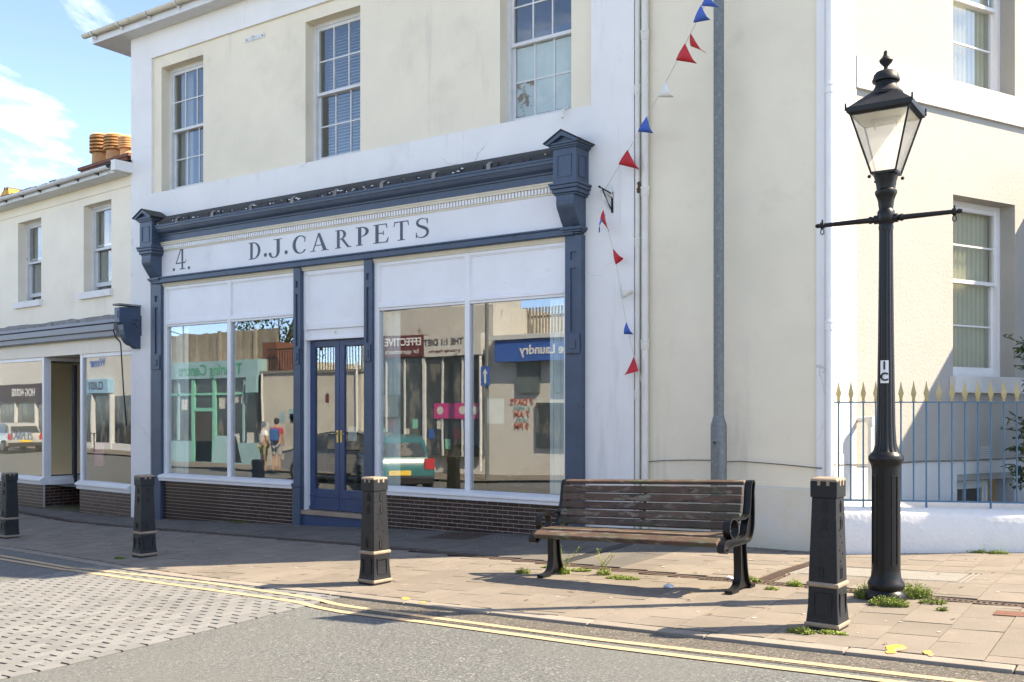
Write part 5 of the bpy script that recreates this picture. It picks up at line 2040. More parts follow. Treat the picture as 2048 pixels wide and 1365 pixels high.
for w in wl:
    k = wl.index(w)
    sash(nb, w[0], w[1], w[2], w[3], .02 + .17, lerp(w[2], w[3], .50), 1, 1, M_glassu, M_glassu, M_oldwhite, mL, .05, open_lo=.08)
    m = MB(mL)
    m.box(w[0] - .09, w[1] + .05, -.045, .30, w[2] - .12, w[2])
    m.build('window_sill', M_white, nb)
    m = MB(mL)
    m.box(w[0] - .3, w[1] + .3, 1.0, 1.05, w[2] - .3, w[3] + .3)
    m.build('dark_backing', M_room, nb)
    m = MB(mL)
    pts = [(w[0] + .05 + .26 * q / 20, .34 + .02 * math.sin(q * 1.7)) for q in range(21)]
    for (a, b), (c_, d) in zip(pts, pts[1:]):
        m.quad((a, b, w[2]), (c_, d, w[2]), (c_, d, w[3]), (a, b, w[3]))
    m.build('curtain', MATS['grey_net_curtain'], nb, recalc=False)
m = MB(mL)
m.quad((XLm, 7.2, -1.2), (.3, 7.2, -1.2), (.3, 7.2, zsof + .2), (XLm, 7.2, zsof + .2))
m.quad((XLm, .05, -1.2), (XLm, 7.2, -1.2), (XLm, 7.2, zsof + .2), (XLm, .05, zsof + .2))
m.build('back_wall', M_creamL, nb)
m = MB(mL)
m.quad((XLm, .13, zfas - .1), (.0, .13, zfas - .1), (.0, 7.1, zfas - .1), (XLm, 7.1, zfas - .1))
m.build('floor_slab', M_room, nb)
# eaves
ov = .30
m = MB(mL)
m.prism_x([(.3, zsof), (-ov, zsof), (-ov, zsof + .12), (-ov + .03, zsof + .12), (.3, zsof + .03)], XLm, -.02)
m.build('soffit', M_oldwhite, nb)
m = MB(mL)
gy, gz = -ov - .058, zsof + .115
m.prism_x([(gy + .056 * math.cos(R(a)), gz + .056 * math.sin(R(a))) for a in range(180, 361, 20)] + [(gy + .048 * math.cos(R(a)), gz + .048 * math.sin(R(a)) + .004) for a in range(360, 179, -20)], XLm, -.10)
gutl = m.build('gutter', M_oldwhite, nb, smooth=True)
x = -.55
while x > -14:
    m = MB(mL)
    m.prism_x([(gy + .064 * math.cos(R(a)), gz + .064 * math.sin(R(a))) for a in range(180, 361, 20)] + [(-ov + .001, gz), (-ov + .001, gz - .10)], x - .018, x + .018)
    m.build('gutter_bracket', M_oldwhite, gutl, smooth=True)
    x -= .72
m = MB(mL)
m.box(-.02, .12, -ov - .06, .05, zsof + .02, zsof + .2)
m.build('eaves_end', M_white, nb)
m = MB(mL)
rzl = zsof + .14
m.quad((XLm, -ov - .03, rzl), (.1, -ov - .03, rzl), (.1, 3.6, rzl + 1.55), (XLm, 3.6, rzl + 1.55))
m.quad((XLm, -ov - .03, rzl - .03), (.1, -ov - .03, rzl - .03), (.1, -ov - .03, rzl), (XLm, -ov - .03, rzl))
m.quad((XLm, 7.2, rzl), (.1, 7.2, rzl), (.1, 3.6, rzl + 1.55), (XLm, 3.6, rzl + 1.55))
rfl = m.build('roof', M_rooft, nb)
m = MB(mL)
x = -14.0
while x < -.1:
    for k in range(3):
        if rnd.random() < .5:
            m.box(x, x + .24, -ov - .05 + k * .2 - rnd.uniform(0, .02), -ov + .1 + k * .2, rzl + k * .085 + .002, rzl + k * .085 + rnd.uniform(.012, .03))
    x += .25
tag(m.build('slate', M_slate, rfl), kind='stuff')
# chimney with three pots
def onLd(px, py, off):
    return onL(px, py, off)
cyo = 2.4
cx_, czb = onL(225, 327, cyo)
m = MB(mL)
m.box(onL(182, 330, cyo)[0], onL(275, 330, cyo)[0], cyo - .25, cyo + .3, czb - 1.5, czb - .07)
m.box(onL(178, 330, cyo)[0], onL(280, 330, cyo)[0], cyo - .28, cyo + .33, czb - .07, czb)
ch = m.build('chimney', M_redbrick, rfl)
for k, (pa, pb, py0, py1) in enumerate(((191, 214, 274, 318), (219, 243, 274, 315), (246, 267, 277, 310))):
    xa, zt1 = onL(pa, py0, cyo)
    xb, zb1_ = onL(pb, py1, cyo)
    xm, r_ = (xa + xb) / 2, (xb - xa) / 2
    h = zt1 - czb
    m = MB(mL)
    zz0 = czb - .01
    m.lathe([(r_ * .92, zz0), (r_ * .80, zz0 + .04), (r_ * .76, zz0 + h * .40)], xm, cyo, 16)
    for q in range(5):
        za = lerp(zz0 + h * .42, zt1 - .04, q / 5)
        m.lathe([(r_ * .80, za), (r_ * 1.0, za + .01), (r_ * 1.0, za + .042), (r_ * .8, za + .052)], xm, cyo, 16)
    m.lathe([(r_ * .55, zz0 + h * .40), (r_ * .55, zt1 - .06)], xm, cyo, 12)
    m.lathe([(r_ * .95, zt1 - .05), (r_ * .80, zt1 - .01), (r_ * .6, zt1)], xm, cyo, 16)
    m.build('chimney_pot', M_clay, ch, smooth=True) if False else m.build('chimney_pot', M_clay, nb, smooth=True)
# shop fascia: rough lead strip, awning case, cream beam
za0, za1 = (onL(0, 697)[1] + onL(248, 672)[1]) / 2, zfas
m = MB(mL)
rings = []
for s_ in steps(XLm, -.28, 60):
    rings.append([(s_, .05, za1 - .03), (s_, -.04 + rnd.uniform(-.01, .01), za1 - .03), (s_, -.03, za1 + .02 + rnd.uniform(0, .02)), (s_, .03, za1 + .07 + rnd.uniform(-.015, .02))])
m.loft(rings)
m.build('lead_flashing', M_lead, nb)
m = MB(mL)
hA = za1 - za0
m.prism_x([(.03, za0), (-.10, za0), (-.125, za0 + .02), (-.125, za0 + hA * .28), (-.118, za0 + hA * .30), (-.17, za0 + hA * .33), (-.17, za0 + hA * .60), (-.15, za0 + hA * .64), (-.118, za0 + hA * .67), (-.118, za0 + hA * .70), (-.145, za0 + hA * .72), (-.12, za1 - .04), (.03, za1 - .03)], XLm, -.27)
m.build('awning_case', M_awn, nb, bevel=.006)
m = MB(mL)
m.prism_x([(-.119, za0 + hA * .655), (-.142, za0 + hA * .66), (-.142, za0 + hA * .69), (-.119, za0 + hA * .695)], XLm, -.28)
m.build('awning_slot', M_black, nb)
zgt = (onL(0, 721, .04)[1] + onL(252.7, 702.5, .04)[1]) / 2
m = MB(mL)
m.box(XLm, .02, .0, .10, zgt, za0 + .02)
m.build('shop_beam', M_creamL, nb)
# blue console
xc0, zc1 = onL(238, 617, -.3)
m = MB(mL)
zc0 = onL(250, 699, -.1)[1]
cz1 = zfas + .10
prof = [(.02, zc0), (-.06, zc0), (-.10, zc0 + .03)] + [(-.13 - .20 * math.sin(R(a)) ** 1.0, zc0 + .05 + .36 * (1 - math.cos(R(a)))) for a in range(0, 91, 15)] + [(-.40, zc0 + .44), (-.40, cz1), (.02, cz1 + .04)]
xcl, xcr = onL(228.6, 650, -.40)[0], onL(238.5, 650, -.40)[0]
m.prism_x(prof, xcl, xcr)
cn_ = m.build('console', M_blue, nb, bevel=.006)
m = MB(mL)
m.box(xcl + .04, xcr - .04, -.41, -.401, zc0 + .52, cz1 - .06)
m.build('console_panel', M_blue, cn_)
m = MB(mL)
m.box(xcl - .02, xcr + .02, -.42, .02, cz1 + .035, cz1 + .065)
m.build('console_cap', M_lead, cn_)
# shop windows of the neighbour
zsl = (onL(0, 948, .04)[1] + onL(170, 960.8, .04)[1] + onL(252.7, 966.3, .04)[1]) / 3
zsb = zsl - .16
xr0, xr1 = onL(160, 800, .02)[0], .0
xl1 = onL(88, 800, .02)[0]
xl0 = -6.2
def lwin(x0, x1, y, p0, p1):
    m = MB(mL)
    m.box(x0, x0 + p0, y - .02, y + .07, zsl, zgt)
    if p1: m.box(x1 - p1, x1, y - .02, y + .07, zsl, zgt)
    m.box(x0 + p0, x1 - p1, y - .01, y + .06, zgt - .07, zgt)
    f = m.build('shop_window', M_gloss, nb, bevel=.004)
    q = MB(mL)
    q.box(x0 + p0, x1 - p1, y + .02, y + .026, zsl, zgt - .07)
    q.build('pane', M_glass, f)
    q = MB(mL)
    q.prism_x([(y + .09, zsb), (y - .08, zsb), (y - .085, zsb + .06), (y - .11, zsb + .07), (y - .11, zsb + .11), (y - .02, zsl), (y + .09, zsl)], x0 - .03, x1 + (.0 if x1 > -.2 else .03))
    q.build('sill', M_gloss, f, bevel=.004)
lwin(xr0, xr1, .04, .09, .0)
lwin(xl0, xl1, .04, .08, .08)
# return glass of the lobby (facing right)
m = MB(mL)
m.box(xl1 - .08, xl1, .111, .16, zsl, zgt)
m.box(xl1 - .06, xl1, .16, 1.6, zgt - .07, zgt)
m.box(xl1 - .06, xl1, 1.52, 1.6, zsl, zgt - .07)
lf_ = m.build('lobby_window', M_gloss, nb)
m = MB(mL)
m.box(xl1 - .036, xl1 - .03, .16, 1.52, zsl, zgt - .07)
m.build('pane', M_glassl, lf_)
m = MB(mL)
m.box(xl1 - .12, xl1 + .06, .1301, 1.62, zsb, zsb + .10)
m.box(xl1 - .1, xl1 + .02, .1301, 1.61, zsb + .10, zsl)
m.build('sill', M_gloss, lf_)
# lobby door and back
m = MB(mL)
m.box(xl1, xr0, 1.62, 1.67, -.6, zgt)
m.build('lobby_door', mat('dim_grey_door', (.16, .16, .15), .5, .1, 3), nb)
m = MB(mL)
m.box(xl0, xl1 - .12, 2.4, 2.45, -.6, zgt)
m.box(xr0, xr1, 2.4, 2.45, -.6, zgt)
m.box(xr0 + .02, xr0 + .05, .12, 2.4, -.6, zgt)
m.quad((xl0, .12, zsb), (xr1, .12, zsb), (xr1, 2.4, zsb), (xl0, 2.4, zsb))
m.build('shop_lining', M_room, nb)
m = MB(mL)
m.box(xl1, xr0 + .05, .13, 1.62, zgt + .01, zgt + .03)
m.build('lobby_ceiling', M_creamL, nb)
# display stands in the window
for (px, py0, py1, mt, w) in ((205, 930, 800, (.35, .33, .28), .26), (146, 935, 730, (.04, .04, .045), .10)):
    x_ = onL(px, 900, .6)[0]
    m = MB(mL)
    m.box(x_ - w / 2, x_ + w / 2, .6, .66, zsb + .02, onL(px, py1, .6)[1])
    m.build('display_board', mat('display_board_%d' % px, mt, .8, .15, 4), nb)
pk_ = onL(197, 907, .25)
m = MB(mL)
m.box(pk_[0] - .17, pk_[0] + .17, .25, .27, pk_[1] - .24, pk_[1] + .20)
m.build('pink_board', mat('pink_board', (.60, .25, .32), .8, .08, 5), nb)
q = onL(40, 873, .035)
o = text(nb, 'CARPETS', .24, mat('pale_window_decal', (.55, .60, .58), .6), mL(q[0], .055, q[1]), (R(90), 0, math.atan2(UL.y, UL.x)), name='window_decal')
# bricks below
bl2, bh2 = .185, .062
lb_n = 0
def brickrun(x0, x1, y, face, name='brick'):
    global lb_n
    m = MB(mL)
    if face == 0:
        m.box(x0, x1, y + .006, y + .12, -1.4, zsb + .01)
    else:
        m.box(face - .12, face - .006, x0, x1, -1.4, zsb + .01)
    m.build('plinth_bed', M_mortar, nb)
    j = 0
    while zsb - j * bh2 > -.75:
        z1_ = zsb - j * bh2
        x = x0 - (bl2 / 2 if j % 2 else 0)
        while x < x1 - .02:
            a, b = max(x, x0) + .004, min(x + bl2, x1) - .004
            x += bl2
            if b - a < .03:
                continue
            wq = mL((a + b) / 2, y, 0) if face == 0 else mL(face, (a + b) / 2, 0)
            if z1_ < G(wq[0], wq[1]) - .02:
                continue
            q = MB(mL)
            if face == 0:
                q.box(a, b, y, y + .03, z1_ - bh2 + .007, z1_)
            else:
                q.box(face - .03, face, a, b, z1_ - bh2 + .007, z1_)
            if a < -5.4 and face == 0:
                continue
            q.build('brick', M_brick2, nb)
            lb_n += 1
        j += 1
M_brick2 = mat('dark_red_brown_brick', (.060, .026, .020), .4, .3, 9, .2, 60, rand=.4, stains=(((.10, .05, .038), 3, .56, .75),))
brickrun(xr0 + .02, xr1, -.0, 0)
brickrun(-5.2, xl1 - .01, -.0, 0)
brickrun(.04, 1.6, 0, xl1 - .0)
# iron parts by the awning: winding rod, arm, wall bracket
m = MB(mL)
ra, rb = onL(242, 684, -.16), onL(253, 852, -.14)
m.tube([(onL(226, 660, -.22)[0], -.22, onL(226, 660, -.22)[1]), (onL(232, 672, -.22)[0], -.22, onL(230, 676, -.22)[1]), (ra[0], -.18, ra[1]), (ra[0] + .01, -.17, ra[1] - .05), (onL(247, 780, -.16)[0], -.16, onL(247, 780, -.16)[1]), (rb[0], -.14, rb[1])], .013, 6)
o = m.build('awning_crank', M_iron)
tag(o, 'black awning crank rod hanging beside the white pilaster of the carpet shop', 'rod')
m = MB()
yb_ = WY - .35
q0 = (fx(252), WY + .0, fz(252, 645))
def W(px, py, Y): return (fx(px, Y), Y, fz(px, py, Y))
m.tube([W(264, 640, WY - .002), W(282, 641, WY - .42)], .008, 6)
m.tube([W(264, 668, WY - .002), W(264, 632, WY - .002)], .010, 6)
m.tube([W(264, 640, WY - .01), W(281, 664, WY - .42)], .008, 6)
m.tube([W(282, 632, WY - .42), W(282, 672, WY - .42)], .010, 6)
o = m.build('iron_bracket', M_iron)
tag(o, 'small black iron sign bracket on the white pilaster beside the blue console', 'bracket')
# far orange roof at the left edge
xo, zo = onL(12, 380, 6)
m = MB(mL)
m.prism_y([(xo - 1.6, zo - .9), (xo - .2, zo + .02), (xo + .0, zo + .07), (xo + .18, zo + .02), (xo + .22, zo - .15), (xo + .5, zo - .9)], 6, 9)
o = m.build('far_roof', M_orange)
tag(o, 'scrap of orange tiled roof above the left gutter', 'roof')
for k in range(2):
    m = MB(mL)
    m.tube([(xo - .12 + k * .2, 6.0, zo + .05 - k * .02), (xo - .12 + k * .2, 8.9, zo + .05 - k * .02)], .06, 8)
    m.build('ridge_tile', M_rooft, o)

# ------------------------------------------------------------------ weeds
def leafm(m, base, d, L, w, droop=.3):
    d = Vector(d).normalized()
    s_ = d.cross(Vector((0, 0, 1)))
    if s_.length < .01: s_ = Vector((1, 0, 0))
    s_.normalize()
    b = Vector(base)
    mid = b + d * L * .55
    tip = b + d * L + Vector((0, 0, -droop * L))
    i = m.p(tuple(b), tuple(mid - s_ * w / 2), tuple(tip), tuple(mid + s_ * w / 2))
    m.f.append((i, i + 1, i + 2, i + 3))
def tuft(px, py, rx, ry, n, h, label, name='weed', tall=0, mt=None):
    X, Y = onG(px, py)
    base = Vector((X, Y, G(X, Y)))
    t = thing(name, label, 'weed', tuple(base), local=False)
    m = MB()
    for k in range(n * 2):
        a = rnd.uniform(0, 6.283)
        r_ = math.sqrt(rnd.random())
        q = base + Vector((math.cos(a) * rx * r_, math.sin(a) * ry * r_, 0))
        q.z = G(q.x, q.y) - .004
        L = h * rnd.uniform(.25, 1.25) * (1 - .55 * r_ * r_)
        lean = Vector((math.cos(a) * r_ * .5 + rnd.uniform(-.35, .35), math.sin(a) * r_ * .5 + rnd.uniform(-.35, .35), 1)).normalized()
        st = q + lean * L
        m.tube([tuple(q), tuple(st)], .0011, 3)
        for j in range(4):
            p_ = q.lerp(st, rnd.uniform(.35, 1.0))
            leafm(m, p_, (rnd.uniform(-1, 1), rnd.uniform(-1, 1), rnd.uniform(-.1, 1.0)), rnd.uniform(.012, .030), rnd.uniform(.006, .012))
        if rnd.random() < .25:
            leafm(m, q, (rnd.uniform(-.5, .5), rnd.uniform(-.5, .5), 1), L * rnd.uniform(.7, 1.3), .004, .1)
    tag(m.build('foliage', mt or M_grass, t, recalc=False), kind='stuff')
    for k in range(tall):
        m = MB()
        a = rnd.uniform(0, 6.28)
        q = base + Vector((rnd.uniform(-.03, .03), rnd.uniform(-.03, .03), 0))
        P = [q]
        hh = h * rnd.uniform(2.6, 4.2)
        bend = Vector((math.cos(a), math.sin(a), 0)) * .10
        for j in range(1, 9):
            P.append(q + Vector((0, 0, hh * j / 8)) + bend * (j / 8) ** 2)
        m.tube([tuple(p) for p in P], .0022, 4)
        for j in range(1, 9):
            for _ in range(6):
                leafm(m, P[j], (rnd.uniform(-1, 1), rnd.uniform(-1, 1), rnd.uniform(.0, 1)), rnd.uniform(.025, .05), .006)
        m.build('stem', M_grass, t, recalc=False)
    return t
tuft(1738, 1196, .10, .09, 150, .11, 'dense green weeds at the left foot of the lamp post')
tuft(1778, 1212, .13, .05, 130, .07, 'low weeds in front of the lamp post foot')
tuft(1822, 1194, .13, .10, 200, .11, 'dense green weeds at the right foot of the lamp post')
tuft(1866, 1207, .09, .05, 50, .045, 'sparse weeds trailing right of the lamp post')
tuft(1600, 1266, .09, .04, 60, .04, 'dark green weeds at the left foot of the right bollard')
tuft(1665, 1268, .10, .03, 40, .02, 'tiny weeds in the dust at the front foot of the right bollard')
tuft(1046, 1147, .07, .05, 50, .06, 'small bright weed left of the bench')
tuft(1130, 1148, .04, .04, 40, .06, 'tall thin weed growing through the left end of the bench', tall=3)
tuft(1208, 1150, .06, .05, 50, .06, 'feathery upright weed under the middle of the bench', tall=4)
tuft(1245, 1158, .16, .06, 90, .035, 'spreading weeds under the bench seat')
tuft(1500, 1163, .10, .05, 60, .04, 'weeds behind the right leg of the bench')
tuft(1545, 1180, .05, .03, 30, .03, 'small weed on the slabs right of the bench')
tuft(1590, 1172, .06, .05, 50, .05, 'weeds beside the grate left of the right bollard')
tuft(1160, 1142, .12, .05, 60, .03, 'low weeds behind the left bench leg')
tuft(1950, 1106, .10, .04, 50, .05, 'weeds at the foot of the low white wall')
tuft(1998, 1108, .10, .04, 50, .04, 'more weeds at the foot of the white wall near the right edge')
tuft(1884, 1222, .03, .02, 20, .03, 'tiny weed in a slab joint right of the lamp post')
tuft(1092, 1136, .05, .03, 30, .02, 'yellowish weed in the slabs left of the bench')
tuft(240, 1118, .08, .04, 40, .03, 'weeds beside the foot of the second bollard from the left')
tuft(480, 1046, .3, .02, 60, .03, 'weeds along the foot of the left brick plinth')
tuft(650, 1050, .3, .02, 60, .03, 'weeds under the blue door step')
tuft(1565, 1098, .08, .03, 30, .03, 'weeds at the foot of the cream wall')
# litter
for (px, py, s_, lab) in ((1337, 1176, .035, 'crumpled white tissue on the pavement in front of the bench'), (1460, 1159, .028, 'small white scrap of litter by the right bench leg')):
    X, Y = onG(px, py)
    m = MB()
    m.ball((X, Y, G(X, Y) + s_ * .35), s_, 9, 6, 1.4, .9, .55)
    m.v = [(x + rnd.uniform(-1, 1) * s_ * .22, y + rnd.uniform(-1, 1) * s_ * .22, max(z + rnd.uniform(-1, 1) * s_ * .18, G(X, Y) + .001)) for x, y, z in m.v]
    o = m.build('litter', mat('white_tissue_%d' % px, (.7, .7, .7), .8, .03, 5))
    tag(o, lab, 'litter')
# shrub at the right edge, behind the railing
sh = thing('shrub', 'glossy dark green shrub at the right edge behind the railing', 'shrub', mW(2.6, .85, zf), local=False)
m = MB()
st = MB()
c0 = Vector(P3(2075, 760, 11.3))
for k in range(95):
    a = rnd.uniform(0, 6.28)
    el = rnd.uniform(-.2, 1)
    base = Vector((c0.x + rnd.uniform(-.06, .06), c0.y + rnd.uniform(-.06, .06), rnd.choice((rnd.uniform(.55, 1.25), rnd.uniform(1.55, 2.3)))))
    tip = base + Vector((math.cos(a), math.sin(a), el * .6)) * rnd.uniform(.15, .40)
    st.tube([tuple(base), tuple(tip)], .005, 4)
    for j in range(14):
        q = base.lerp(tip, rnd.uniform(.35, 1.05))
        leafm(m, q, (rnd.uniform(-1, 1), rnd.uniform(-1, 1), rnd.uniform(-.3, .8)), rnd.uniform(.055, .10), rnd.uniform(.028, .042))
st.tube([(c0.x, c0.y, -.5), (c0.x, c0.y, 1.9)], .02, 6)
tag(m.build('foliage', M_leaf, sh, recalc=False), kind='stuff')
st.build('stem', M_wood, sh)
# ------------------------------------------------------------------ far side of the street (seen mirrored in the shop glass)
OY = -2.5
gO = -.33
def obox(name, mt, parent, x0, x1, z0, z1, y0=OY - .3, y1=OY, **k):
    return MB().box(x0, x1, y0, y1, z0, z1).build(name, mt, parent, **k)
TROT = (R(90), 0, R(180))
M_mint = mat('mint_green_paint', (.20, .58, .44), .5, .08, 4)
M_teal = mat('teal_fascia_paint', (.28, .47, .50), .5, .08, 4)
M_wood2 = mat('grey_fence_boards', (.26, .23, .185), .85, .25, 4, .3, 40, rand=.2)
M_maroon = mat('maroon_sign', (.14, .025, .03), .5, .08, 4)
M_signw = mat('off_white_sign', (.60, .585, .54), .6, .06, 2, stains=(((.40, .38, .34), 1.2, .58, .85, (1.5, 1.5, .4)),))
M_signb = mat('blue_sign', (.02, .11, .42), .5, .06, 4)
M_dk = mat('dark_shop_glass', (.035, .042, .045), .15, .4, 2, stains=(((.16, .15, .13), 1.6, .52, .60, (1.5, 1, .5)), ((.10, .12, .14), 4, .60, .66)))
M_wall = mat('sunlit_cream_wall', (.58, .55, .47), .85, .12, 1.2, .3, 40, stains=(((.25, .23, .19), 1.0, .55, .8, (1, 1, .4)), ((.33, .30, .25), 5, .60, .7)), cracks=.9)
M_txt = mat('dark_sign_text', (.05, .04, .06), .6)
M_txtw = mat('white_sign_text', (.75, .75, .75), .6)
M_brickw = mat('white_painted_brick', (.55, .53, .48), .85, .1, 4, .5, 30, stains=(((.25, .20, .15), 3, .60, .7), ((.36, .34, .3), 1, .55, .8)))

t1 = thing('tanning_shop', 'mint and teal single storey tanning shop across the street, mirrored in the left window', 'building', (-29, OY, gO), local=False)
obox('wall', M_wall, t1, -33, -26.55, gO - .5, 3.3, OY - 5, OY - .3)
obox('fascia', M_teal, t1, -32.2, -26.7, 2.66, 3.30, OY - .3, OY + .06)
text(t1, 'Tanning Centre', .56, mat('green_sign_letters', (.05, .34, .20), .5), (-29.3, OY + .07, 2.97), TROT, bold=.008)
obox('shop_glass', M_dk, t1, -32, -26.9, .35, 2.64, OY - .29, OY - .05)
obox('stallriser', M_teal, t1, -32, -26.7, gO - .3, .33, OY - .3, OY)
for x in (-30.3, -29.1):
    obox('door_post', M_mint, t1, x - .09, x + .09, gO - .1, 2.64, OY - .1, OY + .03)
obox('door_rail', M_mint, t1, -30.2, -29.2, 1.45, 1.58, OY - .1, OY + .025)
obox('door', mat('dark_lattice_door', (.06, .045, .03), .6, .4, 14), t1, -30.2, -29.2, gO - .1, 1.44, OY - .09, OY + .0)
for k, (x, z) in enumerate(((-28.7, 1.75), (-28.0, 1.95), (-27.5, 1.9), (-27.2, .5), (-27.9, .45), (-30.9, 1.7))):
    obox('notice', M_signw, t1, x - .17, x + .17, z - .2, z + .2, OY - .049, OY - .045)
t2 = obox('projecting_sign', M_teal, None, -27.2, -26.6, 2.1, 2.7, OY + .1, OY + .18)
tag(t2, 'square teal projecting sign beside the tanning shop, mirrored in the left window', 'sign')
fn = thing('board_fence', 'weathered grey board fence above the tanning shop', 'fence', (-29, OY - 1, 3.3), local=False)
x = -33
while x < -26.9:
    MB().box(x, x + .14, OY - 1.05, OY - 1.02, 3.3, 4.45 + rnd.uniform(-.03, .03)).build('board', M_wood2, fn)
    x += .15
for x in (-32, -30, -28):
    MB().box(x - .06, x + .06, OY - 1.02, OY - .92, 3.3, 4.5).build('post', M_wood2, fn)
br = obox('brick_pier', M_redbrick, None, -26.9, -26.2, gO, 3.9, OY - 1.2, OY - .35)
tag(br, 'red brick pier between the board fence and the iron balustrade', 'pier')
wl2 = thing('rendered_wall', 'tall sunlit cream retaining wall across the street, mirrored beside the doors', 'wall', (-24, OY, gO), local=False)
obox('wall', M_wall, wl2, -26.54, -21.95, gO - .5, 2.75, OY - 4, OY)
obox('coping', M_conc, wl2, -26.6, -21.9, 2.75, 2.85, OY - .5, OY + .05)
bal = thing('balustrade', 'iron balustrade above the cream retaining wall', 'balustrade', (-24, OY - .2, 2.85), local=False)
for x in steps(-26.4, -22, 34):
    MB().box(x - .012, x + .012, OY - .22, OY - .20, 2.85, 3.6).build('baluster', M_iron, bal)
MB().box(-26.5, -21.95, OY - .23, OY - .19, 3.6, 3.64).build('rail', M_iron, bal)
hs = thing('white_house', 'white house with a dark sash window high behind the retaining wall', 'building', (-25.5, -9, 2.8), local=False)
obox('wall', M_brickw, hs, -28, -23.2, 2.5, 8, -14, -9)
obox('window', M_dk, hs, -26.6, -25.3, 4.3, 6.4, -9.05, -8.96)
for k in range(4):
    obox('glazing_bar', M_oldwhite, hs, -26.6, -25.3, 4.3 + k * .52, 4.36 + k * .52, -8.95, -8.93)
obox('roof', M_rooft, hs, -28.3, -22.9, 8, 8.3, -14.3, -8.7)

t3 = thing('appointments_shop', 'shop with a maroon sign reading effective, mirrored in the right window', 'building', (-20.5, OY, gO), local=False)
obox('wall', M_signw, t3, -21.9, -17.0, gO - .5, 3.15, OY - 5, OY - .3)
obox('wall', M_brickw, t3, -21.9, -17.0, 3.15, 4.7, OY - 5, OY - .6)
obox('shop_glass', M_dk, t3, -21.7, -17.1, .1, 3.1, OY - .29, OY - .1)
s_ = obox('sign_board', M_maroon, t3, -21.85, -19.22, 3.16, 3.84, OY - .3, OY)
text(s_, 'EFFECTIVE', .33, M_txtw, (-20.05, OY + .006, 3.62), TROT, bold=.008)
text(s_, 'for appointments', .2, M_txtw, (-20.1, OY + .006, 3.32), TROT)
s_ = obox('sign_board', M_signw, t3, -19.19, -17.72, 3.14, 3.80, OY - .3, OY + .01)
text(s_, 'THE 1:1 DIET', .26, M_txt, (-18.45, OY + .016, 3.56), TROT, bold=.006)
text(s_, 'by Cambridge Weight Plan', .11, M_maroon, (-18.4, OY + .016, 3.30), TROT)
s_ = obox('sign_board', M_signw, t3, -17.70, -17.02, 3.14, 3.78, OY - .3, OY + .01)
text(s_, 'TH', .26, M_txt, (-17.45, OY + .016, 3.54), TROT, bold=.006)
pb = obox('pink_poster', mat('magenta_poster', (.55, .03, .20), .5, .06, 4), t3, -18.85, -17.15, 1.22, 1.70, OY - .09, OY - .05)
for x in (-18.6, -17.75, -17.3):
    MB().tube([(x, OY - .048, 1.48), (x, OY - .044, 1.48)], .13, 14).build('white_bubble', M_signw, pb)
obox('window_post', M_oldwhite, t3, -19.3, -19.2, .1, 3.1, OY - .1, OY - .02)
t4 = thing('laundry_shop', 'white laundry shop with a blue service laundry sign, mirrored at the right', 'building', (-14.5, OY, gO), local=False)
obox('wall', M_signw, t4, -16.95, -9.2, gO - .5, 3.7, OY - 5, OY - .3)
s_ = obox('sign_board', M_signb, t4, -16.5, -10.2, 2.9, 3.52, OY - .3, OY + .02)
text(s_, 'Service Laundry', .37, M_txtw, (-14.42, OY + .026, 3.2), TROT, bold=.008)
obox('coping', M_oldwhite, t4, -16.7, -10, 3.53, 3.66, OY - .3, OY + .08)
obox('poster', mat('dark_teal_poster', (.10, .13, .13), .6, .4, 3), t4, -15.86, -15.1, 2.0, 2.88, OY - .29, OY - .2)
obox('poster', mat('deep_blue_poster', (.05, .09, .12), .6, .4, 3), t4, -14.6, -13.9, 2.0, 2.88, OY - .29, OY - .2)
obox('doorway', M_dk, t4, -13.6, -12.4, gO, 2.3, OY - .29, OY - .2)
obox('shop_glass', M_dk, t4, -15.2, -14.0, .4, 1.7, OY - .29, OY - .22)
M_or = mat('red_orange_decal', (.55, .13, .06), .6)
for q, z in (('7 DAYS', 1.72), ('7 AM', 1.35), ('9 PM', 1.0)):
    text(t4, q, .26, M_or, (-15.75, OY - .285, z), TROT, bold=.006)
for q, z in (('A WEEK', 1.54), ('UNTIL', 1.18)):
    text(t4, q, .17, M_teal, (-15.75, OY - .285, z), TROT)
fn2 = thing('board_fence', 'pale picket fence on the roof terrace above the diet shop', 'fence', (-17, OY - 2.5, 3.7), local=False)
x = -18.6
while x < -14.6:
    MB().box(x, x + .06, OY - 2.5, OY - 2.47, 3.7, 4.75).build('picket', M_wood2, fn2)
    x += .12
MB().box(-18.6, -14.6, OY - 2.53, OY - 2.501, 4.4, 4.48).build('rail', M_wood2, fn2)
pole = thing('sign_pole', 'grey street pole with a blue one way arrow sign', 'sign pole', (-16.1, OY + 1.2, gO), local=False)
px_ = -15.95
MB().tube([(px_, OY + 1.2, gO - .1), (px_, OY + 1.2, 5.5)], .055, 10).build('pole', M_galv, pole, smooth=True)
sg = MB().box(px_ - .15, px_ + .15, OY + 1.27, OY + 1.285, 2.15, 2.70).build('sign_plate', M_signb, pole)
MB().prism_y([(px_ - .03, 2.22), (px_ + .03, 2.22), (px_ + .03, 2.48), (px_ + .085, 2.48), (px_, 2.63), (px_ - .085, 2.48), (px_ - .03, 2.48)], OY + 1.2855, OY + 1.29).build('arrow', M_txtw, sg)
